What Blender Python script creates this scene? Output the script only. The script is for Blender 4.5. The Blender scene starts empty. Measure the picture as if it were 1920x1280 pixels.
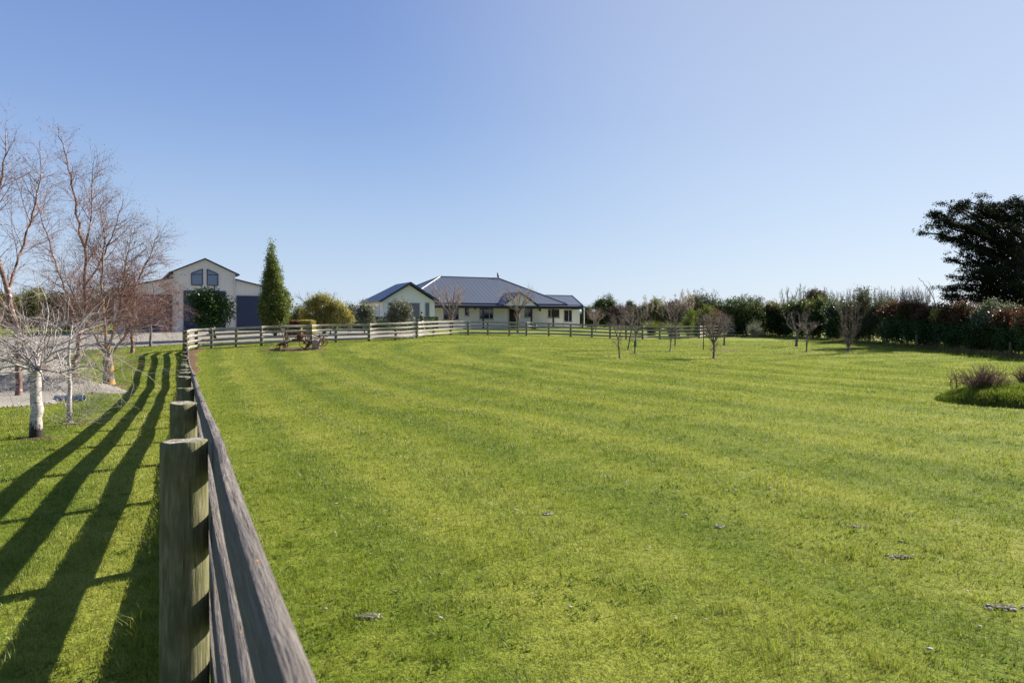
import bpy, math, random
import numpy as np
from mathutils import Vector
R = math.radians
SC = bpy.context.scene
COL = SC.collection
# ------------------------------------------------------------------ camera, light, exposure
EYE = 1.7
HOR = 600.0
FP = 1280.0
cam_d = bpy.data.cameras.new('camera'); cam = bpy.data.objects.new('camera', cam_d); COL.objects.link(cam)
cam.location = (0, 0, EYE); cam.rotation_euler = (R(90), 0, 0)
cam_d.lens = 24; cam_d.sensor_width = 36; cam_d.shift_y = -(640 - HOR) / 1920.0
cam_d.clip_start = 0.05; cam_d.clip_end = 6000
cam_d.dof.use_dof = True; cam_d.dof.focus_distance = 15; cam_d.dof.aperture_fstop = 6.0
SC.camera = cam
SUN_AZ = math.atan2(0.786, 0.618); SUN_EL = R(30)
w = bpy.data.worlds.new('World'); SC.world = w; w.use_nodes = True
nt = w.node_tree; nt.nodes.clear()
sky = nt.nodes.new('ShaderNodeTexSky'); sky.sky_type = 'NISHITA'; sky.sun_disc = False
sky.sun_elevation = SUN_EL; sky.sun_rotation = SUN_AZ; sky.altitude = 0
sky.air_density = 1.0; sky.dust_density = 0.35; sky.ozone_density = 3.0
bg = nt.nodes.new('ShaderNodeBackground'); bg.inputs['Strength'].default_value = 0.0615
wo = nt.nodes.new('ShaderNodeOutputWorld')
# clear winter sky: soft blue, paler to the horizon and towards the sun
tc_ = nt.nodes.new('ShaderNodeTexCoord'); sp_ = nt.nodes.new('ShaderNodeSeparateXYZ'); nt.links.new(tc_.outputs['Generated'], sp_.inputs[0])
rp_ = nt.nodes.new('ShaderNodeValToRGB'); nt.links.new(sp_.outputs['Z'], rp_.inputs[0])
rp_.color_ramp.interpolation = 'B_SPLINE'; _e = rp_.color_ramp.elements
for _p, _c in [(.13, (.45, .61, .86)), (.28, (.255, .41, .77))]:
    _n_ = _e.new(_p); _n_.color = _c + (1,)
_e[0].position = 0.0; _e[0].color = (.66, .77, .93, 1); _e[-1].position = .50; _e[-1].color = (.155, .255, .61, 1)
dt_ = nt.nodes.new('ShaderNodeVectorMath'); dt_.operation = 'DOT_PRODUCT'; nt.links.new(tc_.outputs['Generated'], dt_.inputs[0])
dt_.inputs[1].default_value = (math.sin(SUN_AZ) * math.cos(SUN_EL), math.cos(SUN_AZ) * math.cos(SUN_EL), math.sin(SUN_EL))
mr_ = nt.nodes.new('ShaderNodeMapRange'); mr_.inputs[1].default_value = .55; mr_.inputs[2].default_value = 1.0; mr_.inputs[4].default_value = .44; mr_.interpolation_type = 'SMOOTHERSTEP'; mr_.inputs[1].default_value = .42; mr_.inputs[2].default_value = 1.0; nt.links.new(dt_.outputs['Value'], mr_.inputs[0])
gm_ = nt.nodes.new('ShaderNodeMix'); gm_.data_type = 'RGBA'; nt.links.new(mr_.outputs[0], gm_.inputs[0]); nt.links.new(rp_.outputs[0], gm_.inputs[6]); gm_.inputs[7].default_value = (.86, .93, 1.0, 1)
mx_ = nt.nodes.new('ShaderNodeMix'); mx_.data_type = 'RGBA'; mx_.inputs[0].default_value = .88
vs_ = nt.nodes.new('ShaderNodeVectorMath'); vs_.operation = 'SCALE'; vs_.inputs['Scale'].default_value = 6.5; nt.links.new(gm_.outputs[2], vs_.inputs[0])
nt.links.new(sky.outputs[0], mx_.inputs[6]); nt.links.new(vs_.outputs[0], mx_.inputs[7])
nt.links.new(mx_.outputs[2], bg.inputs['Color']); nt.links.new(bg.outputs[0], wo.inputs['Surface'])
sl = bpy.data.lights.new('sun', 'SUN'); sl.energy = 5.0; sl.angle = R(0.55); sl.color = (1.0, 0.93, 0.80)
so = bpy.data.objects.new('sun', sl); COL.objects.link(so)
SUNV = Vector((math.sin(SUN_AZ) * math.cos(SUN_EL), math.cos(SUN_AZ) * math.cos(SUN_EL), math.sin(SUN_EL)))
so.rotation_euler = SUNV.to_track_quat('Z', 'Y').to_euler(); so.location = (30, 20, 40)
SC.view_settings.view_transform = 'Standard'; SC.view_settings.look = 'None'
SC.view_settings.exposure = 1.3; SC.view_settings.gamma = 1.0
SC.render.engine = 'CYCLES'
SC.cycles.max_bounces = 5; SC.cycles.diffuse_bounces = 2; SC.cycles.glossy_bounces = 2
SC.cycles.transmission_bounces = 3; SC.cycles.transparent_max_bounces = 4
SC.cycles.use_denoising = True

# ------------------------------------------------------------------ terrain height
def X(px, Z): return (px - 960.0) / FP * Z
def zz(py, Z): return EYE - (py - HOR) / FP * Z
FENCE = []  # (x, y, groundheight)
_z = [(-3.76, .12), (-1.56, .1), (.64, .06), (2.84, 0), (5.04, -.11), (7.24, -.22), (9.44, -.28), (11.64, -.39), (13.84, -.5), (16.04, -.59),
      (18.2, -.69), (20.4, -.76), (22.6, -.79), (24.8, -.79), (27, -.75), (29.2, -.67), (31.4, -.56), (33.6, -.42), (35.6, -.25), (37.4, -.07)]
for Z, h in _z: FENCE.append((X(346, Z), Z, h))
for px, Z, yb in [(352, 39, 657), (368, 40.0, 655), (397, 40.7, 653), (443, 41.3, 650.5), (490, 41.8, 648), (537, 42.7, 646), (583, 43.9, 644), (630, 45.2, 642), (692, 46.3, 640),
                  (742, 47.6, 637), (781, 50.6, 633.5), (813, 54.2, 630.6), (845, 57.6, 628.2), (878, 59.2, 628), (915, 59.7, 628.3),
                  (955, 60, 628.8), (987, 60.5, 629.3), (1029, 61.6, 630), (1070, 62.7, 631), (1110, 63.2, 632.5), (1144, 63, 634),
                  (1174, 62.6, 635), (1205, 62.2, 636), (1237, 63, 636), (1273, 64.6, 635.5), (1310, 66.6, 634), (1348, 69.5, 632), (1376, 73, 630), (1400, 77, 628)]:
    FENCE.append((X(px, Z), Z, zz(yb, Z)))
CP = [f for f in FENCE[::2]]
CP += [(-8, 11.5, -.3), (-9.2, 14, -.42), (-14.3, 24.5, -.6), (-12.7, 17.5, -.5), (-22, 42, 0), (-24, 45, .1), (-27, 60, .67), (-34, 58, .6), (-22, 64, .7),
       (-36, 46, .1), (-30, 25, -.4), (-20, 5, -.1), (-12, 65, .8), (8, 80, .8), (-5, 72, .8), (0, 92, .85), (-8.5, 64, .8), (-20, 75, .8), (16, 100, .75),
       (1, 67, .62), (7, 70, .5), (12, 36, -.35), (18, 38, -.4), (11, 30, -.3), (20, 48, -.3), (27, 60, -.2), (30, 50, -.27), (27, 38, -.27), (25, 30, -.25), (33, 78, .05),
       (0, 12, -.1), (0, 25, -.2), (0, 40, -.05), (-6, 30, -.3), (-8, 38, -.03), (6, 50, -.1), (5, 8, 0), (12, 16, -.08), (20, 20, -.15), (3, 2, 0), (10, 0, 0), (-10, 0, 0),
       (50, 50, -.2), (60, 90, .2), (40, 10, -.1), (20, -30, 0), (-20, -30, 0), (-60, 40, .2), (-60, 90, .6), (0, 130, .8), (60, 130, .5), (-60, 130, .8), (80, 20, 0)]
CP = np.array(CP, float)
def _phi(d2): return 0.5 * d2 * np.log(d2 + 1e-9)
_n = len(CP)
_A = np.zeros((_n + 3, _n + 3))
_d2 = ((CP[:, None, :2] - CP[None, :, :2]) ** 2).sum(-1)
_A[:_n, :_n] = _phi(_d2) + np.eye(_n) * 6.0
_A[:_n, _n] = 1; _A[:_n, _n + 1:] = CP[:, :2]; _A[_n, :_n] = 1; _A[_n + 1:, :_n] = CP[:, :2].T
_W = np.linalg.solve(_A, np.concatenate([CP[:, 2], np.zeros(3)]))
def Hn(x, y):
    x = np.asarray(x, float).ravel(); y = np.asarray(y, float).ravel()
    out = np.empty(len(x))
    for a in range(0, len(x), 60000):
        xs = x[a:a + 60000]; ys = y[a:a + 60000]
        rr = np.sqrt(xs ** 2 + (ys - 40) ** 2)
        k = np.clip((rr - 95) / 60, 0, 1)
        d2 = (xs[:, None] - CP[None, :, 0]) ** 2 + (ys[:, None] - CP[None, :, 1]) ** 2
        h = _phi(d2) @ _W[:_n] + _W[_n] + _W[_n + 1] * xs + _W[_n + 2] * ys
        h = np.clip(h, -1.2, 1.6)
        out[a:a + 60000] = h * (1 - k) + 0.5 * k
    return out
def H(x, y): return float(Hn([x], [y])[0])
def G(px, py, z0=2.5, z1=120):
    """where the ray through a pixel of the photograph meets the ground"""
    Z = np.linspace(z0, z1, 2400)
    f = Hn((px - 960) / FP * Z, Z) - (EYE - (py - HOR) / FP * Z)
    i = np.argmax(f > 0) if (f > 0).any() else len(Z) - 1
    return (X(px, Z[i]), float(Z[i]), H(X(px, Z[i]), Z[i]))

# ------------------------------------------------------------------ mesh helpers
def tag(o, label=None, cat=None, group=None, kind=None):
    if label: o['label'] = label
    if cat: o['category'] = cat
    if group: o['group'] = group
    if kind: o['kind'] = kind
    return o
def empty(name, loc, label, cat, group=None, rz=0.0):
    o = bpy.data.objects.new(name, None); COL.objects.link(o); o.location = loc; o.rotation_euler = (0, 0, rz)
    o.empty_display_size = 0.2
    return tag(o, label, cat, group)
def mesh_np(name, V, F, mat, parent=None, attrs=None, smooth=False, uv=None):
    V = np.asarray(V, np.float32).reshape(-1, 3); F = np.asarray(F, np.int32)
    k = F.shape[1]
    me = bpy.data.meshes.new(name)
    me.vertices.add(len(V)); me.vertices.foreach_set('co', V.ravel())
    me.loops.add(F.size); me.loops.foreach_set('vertex_index', F.ravel())
    me.polygons.add(len(F)); me.polygons.foreach_set('loop_start', np.arange(0, F.size, k, dtype=np.int32))
    me.polygons.foreach_set('loop_total', np.full(len(F), k, np.int32))
    if smooth: me.polygons.foreach_set('use_smooth', np.ones(len(F), bool))
    if attrs:
        for an, av in attrs.items():
            a = me.attributes.new(an, 'FLOAT', 'POINT'); a.data.foreach_set('value', np.asarray(av, np.float32))
    if uv is not None:
        u = me.uv_layers.new(name='UVMap'); u.data.foreach_set('uv', np.asarray(uv, np.float32).reshape(-1, 2)[F.ravel()].ravel())
    me.update(calc_edges=True); me.materials.append(mat)
    o = bpy.data.objects.new(name, me); COL.objects.link(o)
    if parent: o.parent = parent
    return o
class MB:
    def __init__(s): s.v = []; s.f = []; s.sm = []
    def add(s, vs, fs, smooth=False):
        b = len(s.v); s.v += [tuple(p) for p in vs]; s.f += [tuple(b + i for i in f) for f in fs]; s.sm += [smooth] * len(fs); return s
    def box(s, x0, x1, y0, y1, z0, z1):
        return s.add([(x0, y0, z0), (x1, y0, z0), (x1, y1, z0), (x0, y1, z0), (x0, y0, z1), (x1, y0, z1), (x1, y1, z1), (x0, y1, z1)],
                     [(0, 3, 2, 1), (4, 5, 6, 7), (0, 1, 5, 4), (1, 2, 6, 5), (2, 3, 7, 6), (3, 0, 4, 7)])
    def cyl(s, p0, p1, r0, r1=None, n=10, caps=True):
        r1 = r0 if r1 is None else r1
        p0 = Vector(p0); p1 = Vector(p1); d = (p1 - p0).normalized()
        a = d.cross(Vector((0, 0, 1)) if abs(d.z) < .9 else Vector((1, 0, 0))).normalized(); b = d.cross(a)
        vs = []
        for p, r in ((p0, r0), (p1, r1)):
            for i in range(n):
                t = 2 * math.pi * i / n; vs.append(p + a * (r * math.cos(t)) + b * (r * math.sin(t)))
        fs = [(i, (i + 1) % n, n + (i + 1) % n, n + i) for i in range(n)]
        s.add(vs, fs, True)
        if caps: s.add(vs[:n], [tuple(range(n))[::-1]]); s.add(vs[n:], [tuple(range(n))])
        return s
    def slab(s, poly, th):
        n = len(poly); top = [Vector(p) for p in poly]; bot = [p - Vector((0, 0, th)) for p in top]
        return s.add(top + bot, [tuple(range(n)), tuple(range(2 * n - 1, n - 1, -1))] + [(i, i + n, (i + 1) % n + n, (i + 1) % n) for i in range(n)])
    def vprism(s, poly, y0, y1):      # polygon in x,z swept along y
        n = len(poly)
        return s.add([(p[0], y0, p[1]) for p in poly] + [(p[0], y1, p[1]) for p in poly],
                     [tuple(range(n)), tuple(range(2 * n - 1, n - 1, -1))] + [(i, i + n, (i + 1) % n + n, (i + 1) % n) for i in range(n)])
    def torus(s, c, r, rt, ax, n=28, m=6):
        c = Vector(c); ax = Vector(ax).normalized(); a = ax.cross(Vector((0, 0, 1)) if abs(ax.z) < .9 else Vector((1, 0, 0))).normalized(); b = ax.cross(a)
        vs = []
        for i in range(n):
            t = 2 * math.pi * i / n; rd = a * math.cos(t) + b * math.sin(t)
            for j in range(m):
                q = 2 * math.pi * j / m; vs.append(c + rd * (r + rt * math.cos(q)) + ax * (rt * math.sin(q)))
        return s.add(vs, [(i * m + j, ((i + 1) % n) * m + j, ((i + 1) % n) * m + (j + 1) % m, i * m + (j + 1) % m) for i in range(n) for j in range(m)], True)
    def ball(s, c, r, n=12, m=8, sc=(1, 1, 1)):
        vs = [(c[0], c[1], c[2] + r * sc[2])]
        for j in range(1, m):
            t = math.pi * j / m
            for i in range(n):
                q = 2 * math.pi * i / n; vs.append((c[0] + r * sc[0] * math.sin(t) * math.cos(q), c[1] + r * sc[1] * math.sin(t) * math.sin(q), c[2] + r * sc[2] * math.cos(t)))
        vs.append((c[0], c[1], c[2] - r * sc[2])); L = len(vs) - 1
        fs = [(0, 1 + i, 1 + (i + 1) % n) for i in range(n)]
        for j in range(m - 2): fs += [(1 + j * n + i, 1 + (j + 1) * n + i, 1 + (j + 1) * n + (i + 1) % n, 1 + j * n + (i + 1) % n) for i in range(n)]
        fs += [(L, 1 + (m - 2) * n + (i + 1) % n, 1 + (m - 2) * n + i) for i in range(n)]
        return s.add(vs, fs, True)
    def build(s, name, mat, parent=None, bevel=0):
        me = bpy.data.meshes.new(name); me.from_pydata(s.v, [], s.f); me.update()
        me.polygons.foreach_set('use_smooth', s.sm)
        me.materials.append(mat)
        o = bpy.data.objects.new(name, me); COL.objects.link(o)
        if parent: o.parent = parent
        if bevel:
            b = o.modifiers.new('bevel', 'BEVEL'); b.width = bevel; b.segments = 2; b.limit_method = 'ANGLE'
        return o

# ------------------------------------------------------------------ materials
class N:
    def __init__(s, name):
        s.m = bpy.data.materials.new(name); s.m.use_nodes = True; s.t = s.m.node_tree; s.t.nodes.clear()
        s.out = s.n('ShaderNodeOutputMaterial')
    def n(s, typ, **k):
        nd = s.t.nodes.new(typ)
        for a, b in k.items(): setattr(nd, a, b)
        return nd
    def l(s, a, b): s.t.links.new(a, b)
    def val(s, sock, v):
        if hasattr(v, 'is_output') or isinstance(v, bpy.types.NodeSocket): s.l(v, sock)
        else: sock.default_value = v
    def coord(s, kind='Object', scale=(1, 1, 1), rot=(0, 0, 0)):
        t = s.n('ShaderNodeTexCoord'); mp = s.n('ShaderNodeMapping'); s.l(t.outputs[kind], mp.inputs[0])
        mp.inputs['Scale'].default_value = scale; mp.inputs['Rotation'].default_value = rot
        return mp.outputs[0]
    def geo(s, scale=(1, 1, 1)):
        t = s.n('ShaderNodeNewGeometry'); mp = s.n('ShaderNodeMapping'); s.l(t.outputs['Position'], mp.inputs[0]); mp.inputs['Scale'].default_value = scale
        return mp.outputs[0]
    def noise(s, vec, scale, detail=4, rough=.55, dist=0.0):
        t = s.n('ShaderNodeTexNoise'); s.l(vec, t.inputs['Vector']); t.inputs['Scale'].default_value = scale
        t.inputs['Detail'].default_value = detail; t.inputs['Roughness'].default_value = rough; t.inputs['Distortion'].default_value = dist
        return t.outputs['Fac']
    def ramp(s, fac, stops):
        r = s.n('ShaderNodeValToRGB'); e = r.color_ramp.elements
        while len(e) < len(stops): e.new(0.5)
        for i, (p, c) in enumerate(stops): e[i].position = p; e[i].color = (c + (1,)) if len(c) == 3 else c
        s.l(fac, r.inputs[0]); return r.outputs[0]
    def step(s, fac, a, b):
        r = s.n('ShaderNodeMapRange'); r.inputs[1].default_value = a; r.inputs[2].default_value = b; s.l(fac, r.inputs[0]); return r.outputs[0]
    def mix(s, fac, a, b):
        r = s.n('ShaderNodeMix'); r.data_type = 'RGBA'; s.val(r.inputs[0], fac)
        for i, v in ((6, a), (7, b)):
            if isinstance(v, tuple): r.inputs[i].default_value = v + (1,) if len(v) == 3 else v
            else: s.l(v, r.inputs[i])
        return r.outputs[2]
    def math(s, op, a, b=0.0):
        r = s.n('ShaderNodeMath', operation=op); s.val(r.inputs[0], a); s.val(r.inputs[1], b); return r.outputs[0]
    def attr(s, name):
        a = s.n('ShaderNodeAttribute'); a.attribute_name = name; return a.outputs['Fac']
    def bump(s, h, strength, dist=.02):
        b = s.n('ShaderNodeBump'); b.inputs['Strength'].default_value = strength; b.inputs['Distance'].default_value = dist; s.l(h, b.inputs['Height']); return b.outputs[0]
    def pbr(s, col, rough=.8, normal=None, spec=.3, metal=0.0):
        p = s.n('ShaderNodeBsdfPrincipled')
        if isinstance(col, tuple): p.inputs['Base Color'].default_value = col + (1,)
        else: s.l(col, p.inputs['Base Color'])
        s.val(p.inputs['Roughness'], rough); p.inputs['Specular IOR Level'].default_value = spec; p.inputs['Metallic'].default_value = metal
        if normal is not None: s.l(normal, p.inputs['Normal'])
        s.l(p.outputs[0], s.out.inputs[0]); return s.m

def leafmat(name, stops, rough=.55, trans=.35, spec=.22):
    """leaf: colour varies from leaf to leaf, light also passes through"""
    k = N(name)
    big = k.noise(k.geo(), 1.3, 3)
    f = k.math('ADD', k.math('MULTIPLY', k.attr('rnd'), .6), k.math('MULTIPLY', big, .4))
    c = k.ramp(f, stops)
    p = k.n('ShaderNodeBsdfPrincipled'); k.l(c, p.inputs['Base Color']); p.inputs['Roughness'].default_value = rough; p.inputs['Specular IOR Level'].default_value = spec
    t = k.n('ShaderNodeBsdfTranslucent'); k.l(c, t.inputs[0])
    m = k.n('ShaderNodeMixShader'); m.inputs[0].default_value = trans; k.l(p.outputs[0], m.inputs[1]); k.l(t.outputs[0], m.inputs[2]); k.l(m.outputs[0], k.out.inputs[0])
    return k.m
def bark(name, a, b, scale=6, rough=.9, bmp=.4, spots=None, stretch=.25):
    k = N(name); v = k.coord('Object', (1, 1, stretch))
    n1 = k.noise(v, scale, 5, .65); c = k.ramp(n1, [(.35, a), (.65, b)])
    if spots:
        n2 = k.noise(k.coord('Object', (1, 1, spots[2])), spots[1], 4, .6); c = k.mix(k.step(n2, spots[3], spots[3] + .06), c, spots[0])
    return k.pbr(c, rough, k.bump(n1, bmp, .01))
M = {}
def lawn_colour(k):
    """green sward with mower tracks: greener and strawier bands, worn yellow patches"""
    g = k.geo()
    n1 = k.noise(g, .22, 3); n2 = k.noise(g, 1.1, 4, .6); n3 = k.noise(g, 6.0, 3, .6)
    mow = k.attr('mow')
    ph = k.math('ADD', k.math('MULTIPLY', mow, 2 * math.pi / 1.25), k.math('MULTIPLY', n1, 5.5))
    ph = k.math('ADD', ph, k.math('MULTIPLY', n2, 2.6))
    st = k.math('MULTIPLY', k.math('SINE', ph), .5)
    ph2 = k.math('SINE', k.math('ADD', k.math('MULTIPLY', mow, 2 * math.pi / 3.1), k.math('MULTIPLY', n1, 6.0)))
    f = k.math('ADD', k.math('MULTIPLY', st, .105), k.math('MULTIPLY', ph2, .07))
    f = k.math('ADD', f, k.math('MULTIPLY', n2, .42)); f = k.math('ADD', f, k.math('MULTIPLY', n3, .28)); f = k.math('ADD', f, k.math('MULTIPLY', n1, .36))
    c = k.ramp(k.math('SUBTRACT', f, .115), [(.08, (.070, .112, .009)), (.33, (.142, .186, .017)), (.54, (.236, .260, .036)), (.76, (.328, .322, .074)), (.95, (.41, .345, .12))])
    return c, n2, n3
def grass_mat():
    k = N('grass_blades'); c, n2, n3 = lawn_colour(k)
    rnd = k.attr('rnd'); hs = k.n('ShaderNodeHueSaturation'); k.l(c, hs.inputs['Color']); k.l(k.math('ADD', k.math('MULTIPLY', rnd, .85), .55), hs.inputs['Value'])
    k.l(k.math('ADD', k.math('MULTIPLY', rnd, .03), .487), hs.inputs['Hue'])
    dry = k.mix(k.step(rnd, .955, .975), hs.outputs[0], (.34, .29, .13))
    d = k.n('ShaderNodeBsdfDiffuse'); k.l(dry, d.inputs[0]); t = k.n('ShaderNodeBsdfTranslucent'); k.l(dry, t.inputs[0])
    g = k.n('ShaderNodeBsdfGlossy'); g.inputs['Roughness'].default_value = .45; g.inputs[0].default_value = (.9, .95, .8, 1)
    m = k.n('ShaderNodeMixShader'); m.inputs[0].default_value = .55; k.l(d.outputs[0], m.inputs[1]); k.l(t.outputs[0], m.inputs[2])
    m2 = k.n('ShaderNodeMixShader'); m2.inputs[0].default_value = .022; k.l(m.outputs[0], m2.inputs[1]); k.l(g.outputs[0], m2.inputs[2]); k.l(m2.outputs[0], k.out.inputs[0])
    return k.m
def ground_mat():
    k = N('lawn_ground'); c, n2, n3 = lawn_colour(k)
    g = k.geo(); fine = k.noise(g, 45, 4, .7); mid = k.noise(g, 9, 4, .7)
    c2 = k.mix(k.step(fine, .36, .60), k.mix(.45, c, (.022, .028, .010)), c)
    h = k.math('ADD', k.math('MULTIPLY', fine, .5), k.math('MULTIPLY', mid, 1.0))
    return k.pbr(c2, .95, k.bump(h, .8, .06), .1)
k = N('dark_soil'); n1 = k.noise(k.geo(), 70, 4, .7); M['darksoil'] = k.pbr(k.ramp(n1, [(.35, (.03, .032, .018)), (.55, (.14, .135, .09)), (.66, (.42, .40, .34))]), .95, k.bump(n1, 1.0, .02), .1)
M['grass'] = grass_mat(); M['ground'] = ground_mat()
k = N('gravel'); g = k.geo(); n1 = k.noise(g, 60, 3, .8); n2 = k.noise(g, .6, 3)
M['gravel'] = k.pbr(k.mix(k.step(n2, .3, .75), k.ramp(n1, [(.3, (.12, .108, .09)), (.7, (.35, .32, .275))]), k.ramp(n1, [(.3, (.16, .145, .12)), (.7, (.43, .395, .34))])), .95, k.bump(n1, .7, .03), .2)
k = N('stone'); n1 = k.noise(k.coord(), 9, 5, .7); M['stone'] = k.pbr(k.ramp(n1, [(.3, (.22, .20, .18)), (.7, (.50, .46, .42))]), .9, k.bump(n1, .5, .02))
k = N('soil'); g = k.geo(); n1 = k.noise(g, 14, 5, .75); n2 = k.noise(g, 60, 3, .7)
M['soil'] = k.pbr(k.mix(k.step(n2, .5, .62), k.ramp(n1, [(.3, (.055, .035, .022)), (.7, (.17, .11, .065))]), (.24, .16, .09)), .95, k.bump(k.math('ADD', n1, n2), .9, .05), .1)
# fence post: olive, mossy, vertical checks
k = N('post_timber'); v = k.coord('UV', (20, 2.2, 1)); v2 = k.coord('UV', (6, 3.5, 1)); v3 = k.coord('UV', (90, 3.0, 1))
o_ = k.n('ShaderNodeObjectInfo').outputs['Random']
n1 = k.noise(v, 2.2, 5, .65, .4); n2 = k.noise(v2, 2.0, 4, .6); n3 = k.noise(v3, 1.0, 3, .6)
c = k.ramp(n1, [(.28, (.082, .076, .040)), (.52, (.168, .155, .080)), (.78, (.30, .275, .16))])
c = k.mix(k.math('MULTIPLY', k.step(n2, .42, .7), .8), c, (.082, .094, .03))
c = k.mix(k.math('MULTIPLY', k.step(n3, .60, .68), .75), c, (.045, .038, .025))
M['post'] = k.pbr(c, .9, k.bump(k.math('ADD', n1, k.math('MULTIPLY', n3, -.6)), .55, .012), .2)
k = N('post_end_grain'); g = k.coord('Object'); wv = k.n('ShaderNodeTexWave', wave_type='RINGS'); wv.rings_direction = 'Z'; k.l(g, wv.inputs['Vector']); wv.inputs['Scale'].default_value = 14; wv.inputs['Distortion'].default_value = 3
n1 = k.noise(g, 30, 4, .7); c = k.mix(k.math('MULTIPLY', wv.outputs['Fac'], .35), k.ramp(n1, [(.3, (.19, .17, .13)), (.7, (.40, .37, .30))]), (.09, .08, .055))
M['post_top'] = k.pbr(c, .95, k.bump(n1, .6, .01), .15)
k = N('rail_timber'); v = k.coord('UV', (3.0, 22, 1)); v2 = k.coord('UV', (5, 9, 1)); v3 = k.coord('UV', (4, 110, 1)); v4 = k.coord('UV', (30, 30, 1))
n1 = k.noise(v, 2.0, 6, .7, .5); n2 = k.noise(v2, 1.5, 4, .6); n3 = k.noise(v3, 1.0, 3, .6); n4 = k.noise(v4, 1.2, 2, .5)
c = k.ramp(n1, [(.30, (.075, .066, .057)), (.5, (.140, .125, .110)), (.72, (.25, .23, .205))])
c = k.mix(k.math('MULTIPLY', k.step(n2, .45, .66), .7), c, (.095, .08, .066))
c = k.mix(k.math('MULTIPLY', k.step(n3, .6, .68), .45), c, (.05, .04, .032))
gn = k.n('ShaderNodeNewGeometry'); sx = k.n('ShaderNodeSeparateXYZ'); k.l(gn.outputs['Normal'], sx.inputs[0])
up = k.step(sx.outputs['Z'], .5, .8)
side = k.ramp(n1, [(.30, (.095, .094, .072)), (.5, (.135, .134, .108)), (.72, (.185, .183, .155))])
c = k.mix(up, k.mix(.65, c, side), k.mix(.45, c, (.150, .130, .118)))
c = k.mix(k.math('MULTIPLY', k.step(n4, .70, .74), k.step(n2, .40, .6)), c, (.42, .20, .045))
M['rail'] = k.pbr(c, .88, k.bump(k.math('ADD', n1, k.math('MULTIPLY', n3, -.8)), .9, .012), .2)
def simple(name, a, b=None, rough=.6, scale=3, spec=.4, metal=0.0, bmp=0):
    k = N(name); n1 = k.noise(k.coord(), scale, 4, .6); b = b or tuple(x * .85 for x in a)
    return k.pbr(k.ramp(n1, [(.35, b), (.65, a)]), rough, k.bump(n1, bmp, .01) if bmp else None, spec, metal)
def ribbed(name, a, axis, period, rough=.4, depth=.02, spec=.5, line=None, metal=0.0):
    k = N(name); tc = k.n('ShaderNodeTexCoord'); sp = k.n('ShaderNodeSeparateXYZ'); k.l(tc.outputs['Object'], sp.inputs[0])
    f = k.math('FRACT', k.math('DIVIDE', sp.outputs[axis], period))
    tri = k.math('ABSOLUTE', k.math('SUBTRACT', f, .5))      # 0 in the middle .. .5 at the rib
    rib = k.step(tri, .38, .5)
    n1 = k.noise(tc.outputs['Object'], .7, 4); c = k.mix(k.step(n1, .3, .7), tuple(x * .9 for x in a), a)
    if line: c = k.mix(k.step(tri, .455, .47), c, line)
    return k.pbr(c, rough, k.bump(rib, 1.0, depth), spec, metal)
M['clad'] = ribbed('barn_cladding', (.72, .665, .57), 'X', .42, .5, .010, .3, (.64, .595, .51))
M['navy'] = simple('navy_steel', (.028, .042, .085), (.024, .036, .072), .35)
M['door_rib'] = ribbed('roller_door', (.032, .048, .088), 'Z', .13, .45, .012, .3, (.018, .028, .055))
M['roof_u'] = ribbed('steel_roof_front', (.075, .090, .120), 'X', .50, .34, .035, .6, (.04, .048, .068))
M['roof_v'] = ribbed('steel_roof_side', (.075, .090, .120), 'Y', .50, .34, .035, .6, (.04, .048, .068))
k = N('pale_brick'); bt = k.n('ShaderNodeTexBrick'); tc = k.n('ShaderNodeTexCoord'); sp = k.n('ShaderNodeSeparateXYZ'); k.l(tc.outputs['Object'], sp.inputs[0])
cb = k.n('ShaderNodeCombineXYZ'); k.l(k.math('ADD', sp.outputs['X'], sp.outputs['Y']), cb.inputs[0]); k.l(sp.outputs['Z'], cb.inputs[1]); k.l(cb.outputs[0], bt.inputs['Vector'])
bt.inputs['Scale'].default_value = 1.0; bt.inputs['Brick Width'].default_value = .40; bt.inputs['Row Height'].default_value = .20; bt.inputs['Mortar Size'].default_value = .012
bt.inputs['Color1'].default_value = (.92, .885, .78, 1); bt.inputs['Color2'].default_value = (.89, .855, .75, 1); bt.inputs['Mortar'].default_value = (.80, .77, .68, 1)
M['brick'] = k.pbr(bt.outputs['Color'], .85, None, .2)
M['white'] = simple('white_paint', (.78, .77, .74), (.72, .71, .68), .45)
M['plaster'] = simple('gable_plaster', (.70, .68, .60), (.65, .63, .56), .7)
k = N('glass_dark'); M['glass'] = k.pbr((.02, .028, .04), .04, None, .9)
M['alu'] = simple('cream_frame', (.60, .58, .52), None, .4)
M['maroon'] = simple('maroon_timber', (.055, .020, .020), (.035, .014, .015), .45)
M['concrete'] = simple('concrete', (.52, .50, .46), (.42, .41, .38), .85, 2.0, .2, 0, .3)
M['rust'] = simple('rusty_iron', (.16, .085, .05), (.07, .04, .028), .85, 12, .2, 0, .6)
M['pipe'] = simple('grey_blue_plastic', (.22, .26, .34), None, .4)
M['black'] = simple('black_metal', (.02, .02, .022), None, .5)
M['lampglass'] = simple('frosted_globe', (.85, .86, .88), (.8, .82, .85), .2)
M['skin'] = simple('skin', (.55, .36, .27), (.48, .30, .22), .6)
M['hair'] = simple('dark_hair', (.05, .032, .022), None, .7, 20)
M['jacket'] = simple('black_jacket', (.022, .022, .026), (.014, .014, .017), .8)
M['greycloth'] = simple('grey_trousers', (.33, .33, .36), (.26, .26, .29), .85)
M['bluecloth'] = simple('blue_denim', (.035, .06, .17), (.025, .045, .13), .85)
M['shoe'] = simple('pale_shoes', (.55, .55, .55), None, .6)
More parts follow.
